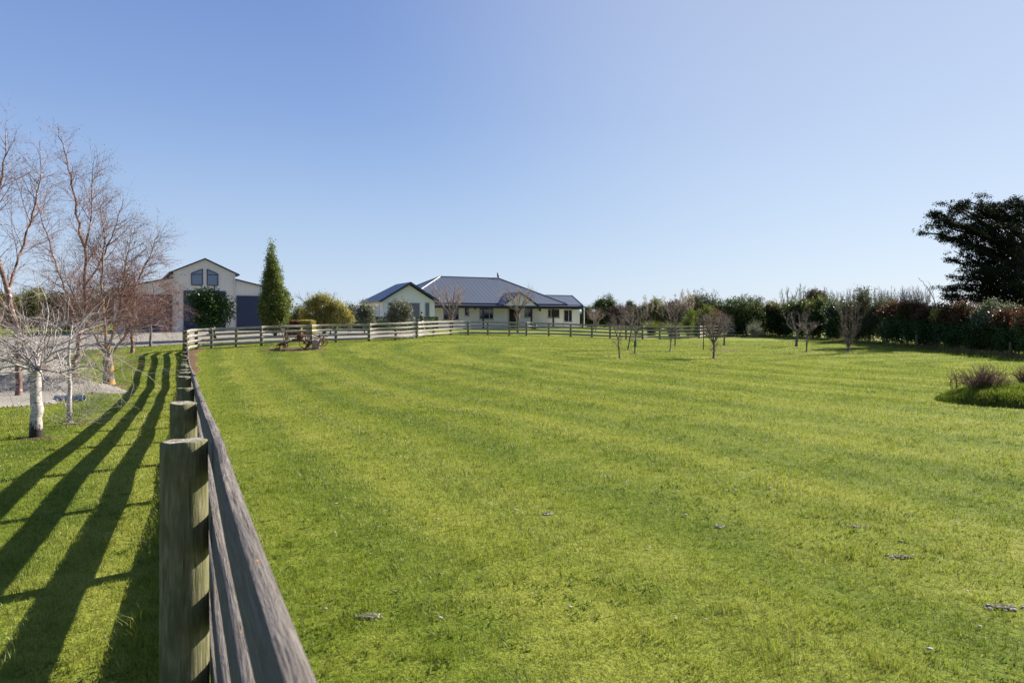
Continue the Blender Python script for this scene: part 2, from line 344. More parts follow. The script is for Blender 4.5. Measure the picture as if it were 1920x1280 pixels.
k = N('white_birch_bark'); n1 = k.noise(k.coord('Object', (1, 1, 5)), 7, 5, .7); n2 = k.noise(k.coord('Object', (1, 1, 4.5)), 9, 4, .65); n3 = k.noise(k.coord('Object', (1, 1, .5)), 16, 5, .75)
c = k.ramp(n1, [(.3, (.30, .265, .235)), (.65, (.55, .51, .475))]); c = k.mix(k.step(n2, .60, .64), c, (.07, .055, .045))
tc = k.n('ShaderNodeTexCoord'); sp = k.n('ShaderNodeSeparateXYZ'); k.l(tc.outputs['Object'], sp.inputs[0]); low = k.step(k.math('SUBTRACT', k.math('MULTIPLY', n3, .9), sp.outputs['Z']), .12, .30)
c = k.mix(low, c, (.035, .028, .024)); M['whitebark'] = k.pbr(c, .85, k.bump(k.math('ADD', n1, n2), .6, .012), .2)
M['silvertwig'] = bark('silver_twigs', (.19, .16, .15), (.40, .355, .34), 14, .6, .2)
M['redbark'] = bark('red_brown_bark', (.08, .045, .035), (.24, .15, .12), 12, .95, .9, ((.50, .42, .37), 7, 1.6, .56))
M['redtwig'] = bark('red_brown_twigs', (.13, .07, .06), (.28, .17, .145), 8, .7, .1)
M['lichenbark'] = bark('lichened_bark', (.12, .10, .075), (.30, .26, .21), 9, .95, .6, ((.48, .24, .035), 7, .6, .54))
M['greybark'] = bark('grey_bark', (.085, .068, .053), (.21, .17, .14), 9, .9, .4)
M['palebark'] = bark('pale_twigs', (.12, .088, .07), (.27, .21, .175), 8, .8, .2)
M['brownbark'] = bark('brown_twigs', (.10, .052, .036), (.25, .145, .10), 8, .8, .2)
M['pinkbark'] = bark('pinkish_twigs', (.26, .18, .145), (.46, .36, .30), 8, .8, .2)
M['darkbark'] = bark('dark_bark', (.035, .028, .024), (.09, .07, .055), 5, .95, .5)
M['farbark'] = bark('far_poplar_bark', (.25, .24, .25), (.38, .36, .37), 4, .9, .1)
M['deadleaf'] = leafmat('brown_catkins', [(.2, (.10, .045, .03)), (.6, (.24, .115, .07)), (.9, (.36, .20, .11))], .8, .3, .1)
M['lf_dark'] = leafmat('dark_glossy_leaves', [(.25, (.020, .042, .012)), (.55, (.042, .085, .02)), (.8, (.10, .15, .035))], .35, .25)
M['lf_cyp'] = leafmat('cypress_leaves', [(.25, (.07, .10, .024)), (.55, (.17, .205, .048)), (.8, (.34, .35, .10))], .6, .35, .2)
M['lf_gold'] = leafmat('golden_leaves', [(.2, (.15, .145, .035)), (.5, (.34, .31, .075)), (.85, (.56, .45, .13))], .6, .4, .2)
M['lf_dkolive'] = leafmat('hedge_olive_leaves', [(.2, (.035, .045, .02)), (.55, (.085, .095, .045)), (.85, (.20, .20, .10))], .6, .35, .1)  # darker olive leaf colour for the hedge shrubs
M['lf_olive'] = leafmat('olive_leaves', [(.2, (.06, .075, .035)), (.55, (.14, .155, .09)), (.85, (.32, .32, .22))], .5, .3, .4)
M['lf_green'] = leafmat('green_leaves', [(.2, (.022, .040, .010)), (.5, (.050, .078, .018)), (.85, (.13, .155, .04))], .6, .35, .14)
M['lf_yel'] = leafmat('yellow_green_leaves', [(.2, (.055, .075, .014)), (.5, (.13, .15, .028)), (.85, (.26, .26, .06))], .5, .4)
M['lf_red'] = leafmat('dark_red_leaves', [(.2, (.035, .012, .010)), (.5, (.095, .027, .019)), (.85, (.18, .055, .036))], .7, .4, .08)
M['lf_purple'] = leafmat('purple_green_leaves', [(.2, (.030, .024, .016)), (.5, (.065, .045, .03)), (.85, (.12, .075, .05))], .5, .4)
M['lf_white'] = leafmat('silver_white_leaves', [(.2, (.06, .075, .04)), (.5, (.16, .18, .11)), (.85, (.38, .38, .29))], .7, .3, .1)
M['lf_redtop'] = leafmat('copper_leaves', [(.2, (.10, .045, .03)), (.5, (.22, .10, .06)), (.85, (.30, .17, .09))], .5, .4)
M['lf_mac'] = leafmat('macrocarpa_needles', [(.2, (.007, .012, .006)), (.6, (.014, .023, .009)), (.9, (.028, .037, .015))], .8, .12, .1)
M['lf_pine'] = leafmat('brown_pine_needles', [(.2, (.06, .05, .03)), (.6, (.12, .095, .055)), (.9, (.2, .16, .1))], .8, .3, .1)
M['lf_dry'] = leafmat('dry_stalks', [(.2, (.08, .055, .028)), (.6, (.20, .14, .07)), (.9, (.38, .30, .16))], .8, .45, .1)
M['lf_weed'] = leafmat('weed_leaves', [(.2, (.07, .12, .014)), (.6, (.13, .19, .026)), (.9, (.22, .26, .05))], .6, .4, .2)
M['lf_long'] = leafmat('long_grass', [(.2, (.05, .085, .008)), (.6, (.13, .185, .018)), (.9, (.32, .31, .07))], .6, .5, .2)

# ------------------------------------------------------------------ ground sheet
def mow_field(x, y):
    a = x * .9015 + y * .4327; b = 59.0 - y + .10 * x
    kk = 5.0
    return -kk * np.logaddexp(-a / kk, -b / kk)
_t = np.linspace(-1, 1, 341)
gx = np.sinh(_t * 5.4) / math.sinh(5.4) * 2600
_t = np.linspace(-1, 1, 341)
gy = 30 + np.sinh(_t * 5.2) / math.sinh(5.2) * 2600
GX, GY = np.meshgrid(gx, gy)
GZ = Hn(GX, GY)
V = np.stack([GX.ravel(), GY.ravel(), GZ], 1)
nx, ny = len(gx), len(gy)
i = np.arange(ny - 1)[:, None] * nx + np.arange(nx - 1)[None, :]
F = np.stack([i, i + 1, i + 1 + nx, i + nx], -1).reshape(-1, 4)
tag(mesh_np('lawn_ground', V, F, M['ground'], None, {'mow': mow_field(GX.ravel(), GY.ravel())}, True), 'mown green lawn with mower stripes rolling gently to the house', 'lawn', None, 'structure')

# gravel yard: a draped strip between a near and a far edge
def resample(pts, n):
    p = np.array(pts, float); d = np.r_[0, np.cumsum(np.hypot(*np.diff(p, axis=0).T))]; t = np.linspace(0, d[-1], n)
    return np.stack([np.interp(t, d, p[:, 0]), np.interp(t, d, p[:, 1])], 1)
near_e = resample([(-17, 8), (-14, 15), (-12.9, 17), (-12.4, 18.3), (-12.8, 19.8), (-15.5, 24), (-19.1, 29.4), (-23, 35), (-25.6, 40.3), (-24, 43), (-21.4, 44.9), (-18.6, 46.2), (-14, 48.6), (-7, 50.5)], 150)
far_e = resample([(-48, 12), (-44, 30), (-38, 42), (-38, 52), (-36, 56), (-33, 62), (-20, 68), (-16, 62), (-7, 60)], 150)
rng = np.random.default_rng(5)
near_e += rng.normal(0, .07, near_e.shape)
GRAVEL = np.concatenate([near_e, far_e[::-1]])
def drape(name, A, B, m, mat, dz):
    s = np.linspace(0, 1, m)[None, :, None]; P = A[:, None, :] * (1 - s) + B[:, None, :] * s
    z = Hn(P[..., 0], P[..., 1]).reshape(P.shape[:2]) + dz
    z[:, 0] -= dz + .03; z[:, -1] -= dz + .03; z[0] -= dz + .03; z[-1] -= dz + .03
    V = np.concatenate([P, z[..., None]], -1).reshape(-1, 3); n = len(A)
    i = np.arange(n - 1)[:, None] * m + np.arange(m - 1)[None, :]
    F = np.stack([i, i + m, i + m + 1, i + 1], -1).reshape(-1, 4)
    return mesh_np(name, V, F, mat, None, None, True)
tag(drape('gravel_yard', near_e, far_e, 90, M['gravel'], .06), 'grey gravel driveway and yard in front of the barn', 'driveway', None, 'structure')
def inside(x, y, poly):
    r = np.zeros(len(x), bool); n = len(poly); j = n - 1
    for i in range(n):
        xi, yi = poly[i]; xj, yj = poly[j]
        if yi != yj:
            r ^= ((yi > y) != (yj > y)) & (x < (xj - xi) * (y - yi) / (yj - yi) + xi)
        j = i
    return r
# brown soil strip inside the fence bend
fp = np.array([(a, b) for a, b, c in FENCE])
ctr = resample(fp[10:25], 90)
tg = np.gradient(ctr, axis=0); tg /= np.linalg.norm(tg, axis=1)[:, None]; nr = np.stack([tg[:, 1], -tg[:, 0]], 1)
wd = np.interp(np.arange(90), [0, 20, 55, 68, 80, 89], [.02, .22, .40, .62, .35, .03])[:, None] * (1 + .25 * np.sin(np.arange(90) * .45) + .15 * np.sin(np.arange(90) * .17))[:, None]
strip_in = ctr + nr * (.25 + wd)
tag(drape('soil_strip', ctr - nr * .05, strip_in, 6, M['soil'], .02), 'bare brown soil along the inside of the fence bend', 'soil', None, 'structure')
STRIP = np.concatenate([ctr, strip_in[::-1]])
DISCS = []   # (x, y, rx, ry): no lawn blades here
def disc(name, x, y, rx, ry, mat, label, cat, h=.03, group=None, kind='structure', jag=.18, seed=0, pw=2):
    r_ = random.Random(seed + int(x * 31 + y * 17)); n = 30; rings = 5; vs = [(x, y, H(x, y) + h)]
    jit = [1 + r_.uniform(-jag, jag) for _ in range(n)]
    for k in range(1, rings + 1):
        for i in range(n):
            t = 2 * math.pi * i / n; q = k / rings
            px_, py_ = x + math.cos(t) * rx * q * jit[i], y + math.sin(t) * ry * q * jit[i]
            vs.append((px_, py_, H(px_, py_) + (h * (1 - q ** pw) * r_.uniform(.5 if pw == 2 else .85, 1.2 if pw == 2 else 1.05) + .012 if k < rings else -.02)))
    fs = [(0, 1 + i, 1 + (i + 1) % n) for i in range(n)]
    for k in range(rings - 1): fs += [(1 + k * n + i, 1 + (k + 1) * n + i, 1 + (k + 1) * n + (i + 1) % n, 1 + k * n + (i + 1) % n) for i in range(n)]
    m = MB(); m.add(vs, fs, True); o = m.build(name, mat); tag(o, label, cat, group, kind); DISCS.append((x, y, rx, ry)); return o

# ------------------------------------------------------------------ post and rail fence
def post_mesh(rad, hgt, seed, below=.25, lean=(0, 0)):
    r_ = random.Random(seed); n = 28; zs = [-below, 0, .15, .35, .55, .75, .95, hgt - .04, hgt - .004, hgt]
    ph = [r_.uniform(0, 6.3) for _ in range(4)]; crack = [(r_.uniform(0, 6.28), r_.uniform(.004, .012)) for _ in range(5)]
    vs, uv = [], []
    for zi, z in enumerate(zs):
        for i in range(n + 1):
            t = 2 * math.pi * (i % n) / n
            r = rad * (1 + .025 * math.sin(2 * t + ph[0] + z) + .02 * math.sin(3 * t + ph[1] + 2 * z) - .02 * z)
            for ct, cd in crack:
                d = abs((t - ct + math.pi) % (2 * math.pi) - math.pi)
                if d < .14: r -= cd * (1 - d / .14)
            if zi == 9: r -= .006
            zt = z + ((.005 * math.sin(t + ph[2]) + .002 * math.sin(5 * t + ph[3])) if zi >= 7 else 0)
            vs.append((r * math.cos(t) + lean[0] * z, r * math.sin(t) + lean[1] * z, zt)); uv.append((i / n * 2 * math.pi * rad + seed * 1.7, z + seed * .37))
    F = []
    for k in range(len(zs) - 1):
        for i in range(n): a = k * (n + 1) + i; F.append((a, a + 1, a + n + 2, a + n + 1))
    return vs, F, uv, [vs[(len(zs) - 1) * (n + 1) + i] for i in range(n)]
fence = empty('post_and_rail_fence', (FENCE[3][0], FENCE[3][1], FENCE[3][2]), 'long weathered four rail timber fence running away from the camera and curving along the lawn', 'fence')
fo = Vector(fence.location)
rr = random.Random(3)
for i, (x, y, h) in enumerate(FENCE):
    far = i > 16
    rad = rr.uniform(.084, .098) if i != 3 else .094
    hg = 1.2 + rr.uniform(-.015, .02)
    if i in (3, 4, 5, 6): hg = 1.2
    vs, F, uv, top = post_mesh(rad, hg, i + 1, .3, (rr.uniform(-.012, .012), rr.uniform(-.012, .012)) if i != 3 else (.0, .0))
    o = mesh_np('post', np.array(vs), F, M['post'], fence, None, True, uv)
    o.location = Vector((x, y, h)) - fo
    me = o.data; me.materials.append(M['post_top'])
    bm_v = len(me.vertices)
    # end-grain cap as its own sub-part
    c = Vector(sum((Vector(t) for t in top), Vector()) / len(top)) + Vector((0, 0, -.003))
    cap = MB(); n = len(top); mid = [c.lerp(Vector(t), .55) + Vector((0, 0, rr.uniform(-.004, .003))) for t in top]
    cap.add([c] + mid + [tuple(t) for t in top], [(0, 1 + j, 1 + (j + 1) % n) for j in range(n)] + [(1 + j, 1 + n + j, 1 + n + (j + 1) % n, 1 + (j + 1) % n) for j in range(n)])
    cap.build('post_top', M['post_top'], o)
k = N('rail_outer_face'); n1 = k.noise(k.coord('UV', (2.0, 18, 1)), 2.0, 6, .7, .5); n2 = k.noise(k.coord('UV', (1.5, 3, 1)), 1.6, 3, .6)  # paler timber colour, used only on the rails' outer faces
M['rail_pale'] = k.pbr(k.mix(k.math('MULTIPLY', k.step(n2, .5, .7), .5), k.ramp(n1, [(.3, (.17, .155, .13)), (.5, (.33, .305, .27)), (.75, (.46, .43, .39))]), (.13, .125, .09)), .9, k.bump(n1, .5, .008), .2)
def rail(pts, seed, hgt=.15, th=.044, parent=None, org=Vector((0, 0, 0)), mat=None):
    """plank following pts (x, y, ztop) with slight waviness; UV in metres"""
    P = [Vector(p) for p in pts]; r_ = random.Random(seed)
    Q = []
    for a, b in zip(P[:-1], P[1:]):
        n = max(2, int((b - a).length / .22) if (a.y < 12) else 3)
        for j in range(n): Q.append(a.lerp(b, j / n))
    Q.append(P[-1]); n = len(Q); ph = r_.uniform(0, 9)
    vs, uv, s = [], [], 0
    cs = [(-.5, -.5), (-.5, .485), (-.455, .5), (.455, .5), (.5, .485), (.5, -.5)]
    per = [0, hgt, hgt + .005, hgt + th, hgt + th + .005, 2 * hgt + th, 2 * (hgt + th)]
    for i in range(n):
        d = (Q[min(i + 1, n - 1)] - Q[max(i - 1, 0)]); d.z = 0; d.normalize(); nr_ = Vector((d.y, -d.x, 0))
        if i: s += (Q[i] - Q[i - 1]).length
        for j in range(7):
            a, b = cs[j % 6]
            p = Q[i] + nr_ * (a * th + .003 * math.sin(s * 2.1 + ph)) + Vector((0, 0, (b - .5) * hgt + (.004 * math.sin(s * 1.3 + ph) + r_.uniform(-.0025, .0025)) ))
            vs.append(p - org); uv.append((s + seed * 3.1, per[j] + seed * .71))
    F = []
    for i in range(n - 1):
        for j in range(6): a = i * 7 + j; F.append((a, a + 1, a + 8, a + 7))
    F += [(0, 1, 4, 5), (1, 2, 3, 4), tuple((n - 1) * 7 + q for q in (5, 4, 1, 0)), tuple((n - 1) * 7 + q for q in (4, 3, 2, 1))]
    o = mesh_np('rail', np.array([tuple(v) for v in vs]), F, mat or M['rail'], parent, None, False, uv)
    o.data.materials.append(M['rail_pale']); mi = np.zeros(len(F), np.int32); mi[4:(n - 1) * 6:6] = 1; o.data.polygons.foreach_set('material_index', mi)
    return o
def offset_path(pts, off):
    P = np.array([(a, b) for a, b, c in pts]); t = np.gradient(P, axis=0); t /= np.linalg.norm(t, axis=1)[:, None]
    return P + np.stack([t[:, 1], -t[:, 0]], 1) * off
OP = offset_path(FENCE, .122)
TOPS = [1.21, .90, .59, .28]
for ri, tz in enumerate(TOPS):
    start = 0; i = 0; step = 2
    while i < len(FENCE) - 1:
        j = min(i + (2 if i < 30 else 3), len(FENCE) - 1)
        pts = [(OP[k][0], OP[k][1], FENCE[k][2] + tz + rr.uniform(-.01, .01)) for k in range(i, j + 1)]
        # small butt gap at the joint
        a, b = Vector(pts[0]), Vector(pts[1]); a2 = a.lerp(b, .003); pts[0] = tuple(a2)
        rail(pts, ri * 40 + i, .15, .036, fence, fo)
        i = j

# second fence beyond the lawn right of the house
bf = empty('far_rail_fence', G(1180, 611.5, 85, 125), 'distant green grey rail fence behind the lawn right of the house', 'fence')
bo = Vector(bf.location)
BP = []
for px, Z in [(1085, 101), (1105, 101), (1126, 100), (1147, 100), (1168, 99), (1189, 99), (1211, 98), (1234, 97), (1258, 95), (1282, 93), (1306, 91)]:
    x = X(px, Z); BP.append((x, Z, H(x, Z)))
for i, (x, y, h) in enumerate(BP):
    m = MB(); m.cyl((x - bo.x, y - bo.y, h - .2 - bo.z), (x - bo.x, y - bo.y, h + 1.25 - bo.z), .09, .085, 10); m.build('post', M['post'], bf)
OB = offset_path(BP, .12)
for ri, tz in enumerate(TOPS):
    for a, b in ((0, 5), (5, 10)):
        rail([(OB[k][0], OB[k][1], BP[k][2] + tz) for k in range(a, b + 1)], 300 + ri * 7 + a, .15, .044, bf, bo)

# ------------------------------------------------------------------ lawn blades
def disc_G(name, px, py, rx, ry, label, cat='soil patch', **k):
    p = G(px, py); return disc(name, p[0], p[1], rx, ry, M['soil'], label, cat, **k)
disc_G('soil_bed', 553, 654, 2.1, 1.25, 'oval bed of brown soil under the rusty farm implements', 'soil bed')
FRUIT = [(1162, 672), (1177, 656), (1190, 663.5), (1256, 659), (1266, 648), (1338, 672.5), (1358, 648), (1512, 660), (1493, 649), (1590, 661.5)]
FB = [G(a, b) for a, b in FRUIT]
for (x, y, h), nm in zip(FB, ['leftmost', 'second', 'third', 'fourth', 'fifth', 'wide crowned', 'hindmost', 'low topped', 'pale branched', 'tall upright']):
    if nm in ('pale branched',): continue
    disc('soil_patch', x + .05, y, .42, .42, M['soil'], 'round patch of brown soil under the %s orchard tree' % nm, 'soil patch', .02)
_p = G(1345, 656); disc('worn_patch', _p[0] + .4, _p[1] - .3, 1.2, .8, M['soil'], 'worn brown patch in the lawn beside the black stake', 'soil patch', .015)
HOLES = [(690, 1161, .085, .045), (1690, 1046, .08, .04), (1878, 1142, .10, .05), (1597, 990, .06, .03), (1350, 989, .04, .025), (1025, 966, .05, .025)]
for px, py, a, b in HOLES:
    p = G(px, py)
    o = disc('bare_patch', p[0], p[1], a * .9, b * .9, M['darksoil'], 'small bare hollow of soil and pale pebbles in the near lawn', 'soil patch', .006, 'small bare hollows in the near lawn')
MOUND = G(1935, 757)
MND = (MOUND[0] + .55, MOUND[1] + .25, 2.2, 1.5)
MND_X, MND_Y, MND_RX, MND_RY = MND
m = disc('raised_bed', MND_X, MND_Y, MND_RX, MND_RY, M['soil'], 'raised island bed overgrown with long grass at the right', 'garden bed', .27, None, 'structure', .05, 0, 5)
TRUNKS = []
def blades(name, x, y, wdt, hgt, mat, rng, lean=.55, label=None, zoff=0, z=None, leanv=None):
    n = len(x)
    z = Hn(x, y) if z is None else z
    a = rng.uniform(0, 2 * np.pi, n); dx, dy = np.cos(a) * wdt * .5, np.sin(a) * wdt * .5
    b = rng.uniform(0, 2 * np.pi, n); ln = rng.uniform(.1, 1, n) * lean * hgt
    tx, ty = np.cos(b) * ln, np.sin(b) * ln
    if leanv is not None: tx += leanv[0] * hgt; ty += leanv[1] * hgt
    V = np.empty((n, 5, 3), np.float32)
    V[:, 0] = np.stack([x - dx, y - dy, z - .004], 1); V[:, 1] = np.stack([x + dx, y + dy, z - .004], 1)
    mx, my = x + tx * .35, y + ty * .35
    V[:, 2] = np.stack([mx + dx * .75, my + dy * .75, z + hgt * .6], 1); V[:, 3] = np.stack([mx - dx * .75, my - dy * .75, z + hgt * .6], 1)
    V[:, 4] = np.stack([x + tx, y + ty, z + hgt], 1)
    b0 = np.arange(n) * 5
    F = np.concatenate([np.stack([b0, b0 + 1, b0 + 2], 1), np.stack([b0, b0 + 2, b0 + 3], 1), np.stack([b0 + 3, b0 + 2, b0 + 4], 1)])
    rnd = np.repeat(rng.random(n), 5)
    return mesh_np(name, V, F, mat, None, {'rnd': rnd, 'mow': np.repeat(mow_field(x, y), 5)}, True)
rng = np.random.default_rng(11)
NB = 950000
# depth pdf ~ Z * min(1,(4/Z)^1.5)
zs = np.linspace(1.9, 62, 4000); pdf = zs * np.minimum(1, (4.0 / zs) ** 1.55); cdf = np.cumsum(pdf); cdf /= cdf[-1]
yy = np.interp(rng.random(NB), cdf, zs); xx = rng.uniform(-.80, .80, NB) * yy
keep = ~inside(xx, yy, GRAVEL) & ~inside(xx, yy, STRIP)
for dx_, dy_, ra, rb in DISCS:
    if ra < .14: keep &= ((((xx - dx_) / ra) ** 2 + ((yy - dy_) / rb) ** 2) > .9) | (rng.random(len(xx)) < .25); continue
    keep &= (((xx - dx_) / (ra * .92)) ** 2 + ((yy - dy_) / (rb * .92)) ** 2) > 1
holes_ = (np.sin(xx * 31 + 3 * np.sin(yy * 23)) * np.sin(yy * 37 + 3 * np.sin(xx * 19)) > .22) & (rng.random(len(xx)) < .85) & (yy < 14)
keep &= ~holes_
xx, yy = xx[keep], yy[keep]
# patchiness: tufts
tuft = .5 + .5 * np.sin(xx * 2.3 + 1.7 * np.sin(yy * 1.1)) * np.sin(yy * 1.9 + 1.3 * np.sin(xx * .8))
wdt = .0030 * (np.maximum(yy, 4) / 4) ** .8 * rng.uniform(.7, 1.4, len(xx))
hgt = rng.uniform(.012, .031, len(xx)) * (1 + .35 * tuft) * (1 + .006 * np.minimum(yy, 40))
clump = (np.sin(xx * 7.1 + 2 * np.sin(yy * 5)) * np.sin(yy * 6.3 + 2 * np.sin(xx * 4.1))) > .8
hgt[clump] *= 1.7
hgt *= .45 + 1.15 * (.5 + .5 * np.sin(xx * 11 + 3 * np.sin(yy * 7)) * np.sin(yy * 13 + 2 * np.sin(xx * 9)))
# unmown fringe along the fence line
a_ = xx * .9015 + yy * .4327
fr = (np.abs(a_ + .05) < .22) & (yy < 36); hgt[fr] *= rng.uniform(1.2, 2.6, fr.sum())
lv = np.where(np.sin(mow_field(xx, yy) * 2 * np.pi / 1.25) > 0, .32, -.32)
tag(blades('lawn_grass', xx, yy, wdt, hgt, M['grass'], rng, 1.05, None, 0, None, (lv * -.43, lv * .9)), 'short mown grass blades covering the lawn', 'grass', None, 'stuff')

# scattered broad leaved weeds in the turf
nw = 2600; wy = 2.6 + 22 * rng.random(nw) ** 1.6; wx = rng.uniform(-.75, .78, nw) * wy
wk = ~inside(wx, wy, GRAVEL) & (np.sin(wx * 1.3 + 2 * np.sin(wy * .9)) * np.sin(wy * 1.1 + 1) > .1); wx, wy = np.repeat(wx[wk], 9), np.repeat(wy[wk], 9)
wx = wx + rng.normal(0, .035, len(wx)); wy = wy + rng.normal(0, .035, len(wy))
tag(blades('lawn_weeds', wx, wy, rng.uniform(.010, .018, len(wx)), rng.uniform(.010, .026, len(wx)), M['lf_weed'], rng, 2.2), 'low broad leaved weeds and clover scattered in the turf', 'weeds', None, 'stuff')
# long grass on the island bed
n = 34000; q = np.sqrt(rng.random(n)); t = rng.uniform(0, 2 * np.pi, n)
bx, by = MND_X + MND_RX * q * np.cos(t) * 1.02, MND_Y + MND_RY * q * np.sin(t) * 1.02
bz = Hn(bx, by) + .26 * (1 - q ** 5)
hb = rng.uniform(.03, .13, n) ** 1.0 * (1.15 - .75 * q ** 5) * (.55 + .9 * (.5 + .5 * np.sin(bx * 4.1 + np.sin(by * 3)) * np.sin(by * 5 + 1)))
tag(blades('long_grass', bx, by, rng.uniform(.008, .016, n), hb, M['lf_long'], rng, .9, None, 0, bz), 'long unmown green grass covering the raised island bed', 'grass', None, 'stuff')

# pale pebbles and dry bits in the hollows and lawn
rp = random.Random(8); m = MB()
for px, py, a, b in HOLES:
    p = G(px, py)
    for _ in range(30):
        x, y = p[0] + rp.gauss(0, a * .55), p[1] + rp.gauss(0, b * .55); m.ball((x, y, H(x, y) + .008), rp.uniform(.004, .012), 6, 4, (1.3, 1, .6))
for _ in range(260):
    Z = rp.uniform(3.5, 26); x = rp.uniform(-.42, .74) * Z; m.ball((x, Z, H(x, Z) + .018), rp.uniform(.005, .011) * (1 + Z / 14), 5, 3, (1.6, 1, .35))
tag(m.build('litter', M['stone']), 'pale pebbles and leaf scraps scattered over the lawn', 'litter', None, 'stuff')

# ------------------------------------------------------------------ barn
BARN_Z = .67
A30 = R(30)
barn = empty('barn', (-27.0, 60.0, BARN_Z), 'large cream steel barn with raised centre and three navy roller doors', 'barn', None, A30)
HWN, HW, DEP = 2.5, 6.9, 14.0
zc, zp = 4.15 + 1.03, 5.3 + 1.03 + .02      # nave eave and peak above the slab
zl0, zl1 = 3.60 + 1.03, 3.60 + 1.03 - .24 * (HW - HWN)
def ring(poly, y0, y1): m = MB(); m.vprism(poly, y0, y1); return m
ring([(-HW, -.1), (HW, -.1), (HW, zl1), (HWN, zl0), (HWN, zc), (0, zp), (-HWN, zc), (-HWN, zl0), (-HW, zl1)][::-1], 0, DEP).build('wall', M['clad'], barn)
def roofplane(x0, z0, x1, z1, y0, y1, name, th=.10):
    m = MB(); m.vprism([(x0, z0), (x1, z1), (x1, z1 - th), (x0, z0 - th)], y0, y1); return m.build(name, M['navy'], barn)
sl_ = (zp - zc) / HWN
for s_ in (-1, 1):
    r_ = roofplane(0, zp + .12, s_ * (HWN + .28), zc + .12 - .28 * sl_, -.22, DEP + .2, 'roof')
    roofplane(s_ * HWN, zl0 + .11, s_ * (HW + .25), zl1 + .11 - .06, -.22, DEP + .2, 'roof')
    m = MB(); m.box(s_ * (HWN + .28) - .07, s_ * (HWN + .28) + .07, -.2, DEP, zc - .16, zc - .02); m.build('gutter', M['navy'], barn)
    m = MB(); m.box(s_ * (HW + .28) - .07, s_ * (HW + .28) + .07, -.2, DEP, zl1 - .14, zl1); m.build('gutter', M['navy'], barn)
for x0, x1, ht in ((-6.05, -2.7, 3.12), (-1.6, 1.6, 3.5), (2.7, 6.05, 3.12)):
    m = MB(); m.box(x0, x1, -.05, -.012, 0, ht); d = m.build('roller_door', M['door_rib'], barn)
    m = MB(); m.box(x0 - .1, x0, -.09, -.005, 0, ht + .1).box(x1, x1 + .1, -.09, -.005, 0, ht + .1).box(x0 + .001, x1 - .001, -.088, -.006, ht + .002, ht + .1); m.build('frame', M['clad'] if False else M['navy'], d)
    m = MB(); m.box(x0 + .02, x1 - .02, -.075, -.055, .02, .10); m.build('bottom_rail', M['navy'], d)
    m = MB(); m.box((x0 + x1) / 2 - .07, (x0 + x1) / 2 + .07, -.11, -.052, 1.0, 1.05); m.build('handle', M['black'], d)
for s_ in (-1, 1):
    a, b = .19 * s_, 1.06 * s_; z0, z1i, z1o = 4.08, 5.50, 5.10
    fr = MB(); t = .07
    def bar(p, q, w=.07, y0=-.07, y1=-.004):
        p = Vector((p[0], 0, p[1])); q = Vector((q[0], 0, q[1])); d = (q - p).normalized(); n_ = Vector((-d.z, 0, d.x)) * w / 2
        c_ = [p + n_, q + n_, q - n_, p - n_]; fr.add([(v.x, y0, v.z) for v in c_] + [(v.x, y1, v.z) for v in c_], [(0, 1, 2, 3), (7, 6, 5, 4), (0, 4, 5, 1), (1, 5, 6, 2), (2, 6, 7, 3), (3, 7, 4, 0)])
    bar((a, z0), (b, z0)); bar((a, z0 + .035), (a, z1i), .07, -.068); bar((b, z0 + .035), (b, z1o), .07, -.068); bar((a, z1i), (b, z1o), .07, -.066); bar((a, 5.02), (b, 5.02), .06, -.064)
    wn = fr.build('window', M['navy'], barn)
    g_ = MB(); g_.vprism([(a, z0), (b, z0), (b, z1o), (a, z1i)] if s_ > 0 else [(b, z0), (a, z0), (a, z1i), (b, z1o)], -.03, -.006); g_.build('pane', simple('sky_glass', (.10, .15, .22), (.08, .12, .19), .06, 1, .9) if s_ < 0 else bpy.data.materials['sky_glass'], wn)
m = MB(); m.box(-2.24, -2.1, -.2, -.005, 2.35, 2.6); m.build('wall_lamp', M['black'], barn)
m = MB(); m.box(2.06, 2.2, -.2, -.005, 2.35, 2.6); m.build('wall_lamp', M['black'], barn)
for s_ in (-1, 1):
    m = MB(); m.cyl((s_ * (HWN - .05), -.07, 0), (s_ * (HWN - .05), -.07, zc - .1), .045, None, 8); m.build('downpipe', M['clad'], barn)
ap = MB(); ap.box(-7.0, 7.0, -1.3, -.101, -.25, .03); ap.build('apron', M['concrete'], barn)

# ------------------------------------------------------------------ house
HA = R(27); HO = Vector((-12.29, 65.0, .83)); HC, HS = math.cos(HA), math.sin(HA)
house = empty('farmhouse', HO, 'single storey cream brick farmhouse with dark hipped steel roof and verandah', 'house', None, HA)
def U(px, v):
    k_ = (px - 960) / FP; return (k_ * (HO.y + v * HC) - HO.x + v * HS) / (HC - k_ * HS)
def EL(px, py, v):
    u = U(px, v); Z = HO.y + u * HS + v * HC; return EYE - (py - HOR) / FP * Z - HO.z
MV = 5.0
uR = U(1087, MV)
WE = 2.75            # gable wing eave above floor
ME = 2.72            # main eave
wr = U(815, 0)
# walls
gp = WE + .60 * wr / 2 + .05
m = MB(); m.vprism([(0, -.4), (wr, -.4), (wr, WE - .05), (wr / 2, gp - .1), (0, WE - .05)][::-1], 0, 6.2); m.build('wing_wall', M['brick'], house)
eL = U(953, MV); eR = U(974.5, MV); uF = U(1030, MV)
m = MB(); m.box(wr + .003, eL, MV, 15.5, -.4, ME - .05); m.build('front_wall', M['brick'], house)
m = MB(); m.box(eR, uR, MV, 15.5, -.4, ME - .05); m.build('front_wall', M['brick'], house)
m = MB(); m.box(eL + .002, eR - .002, MV + 1.0, 15.4, -.4, ME - .1); m.build('porch_wall', M['brick'], house)
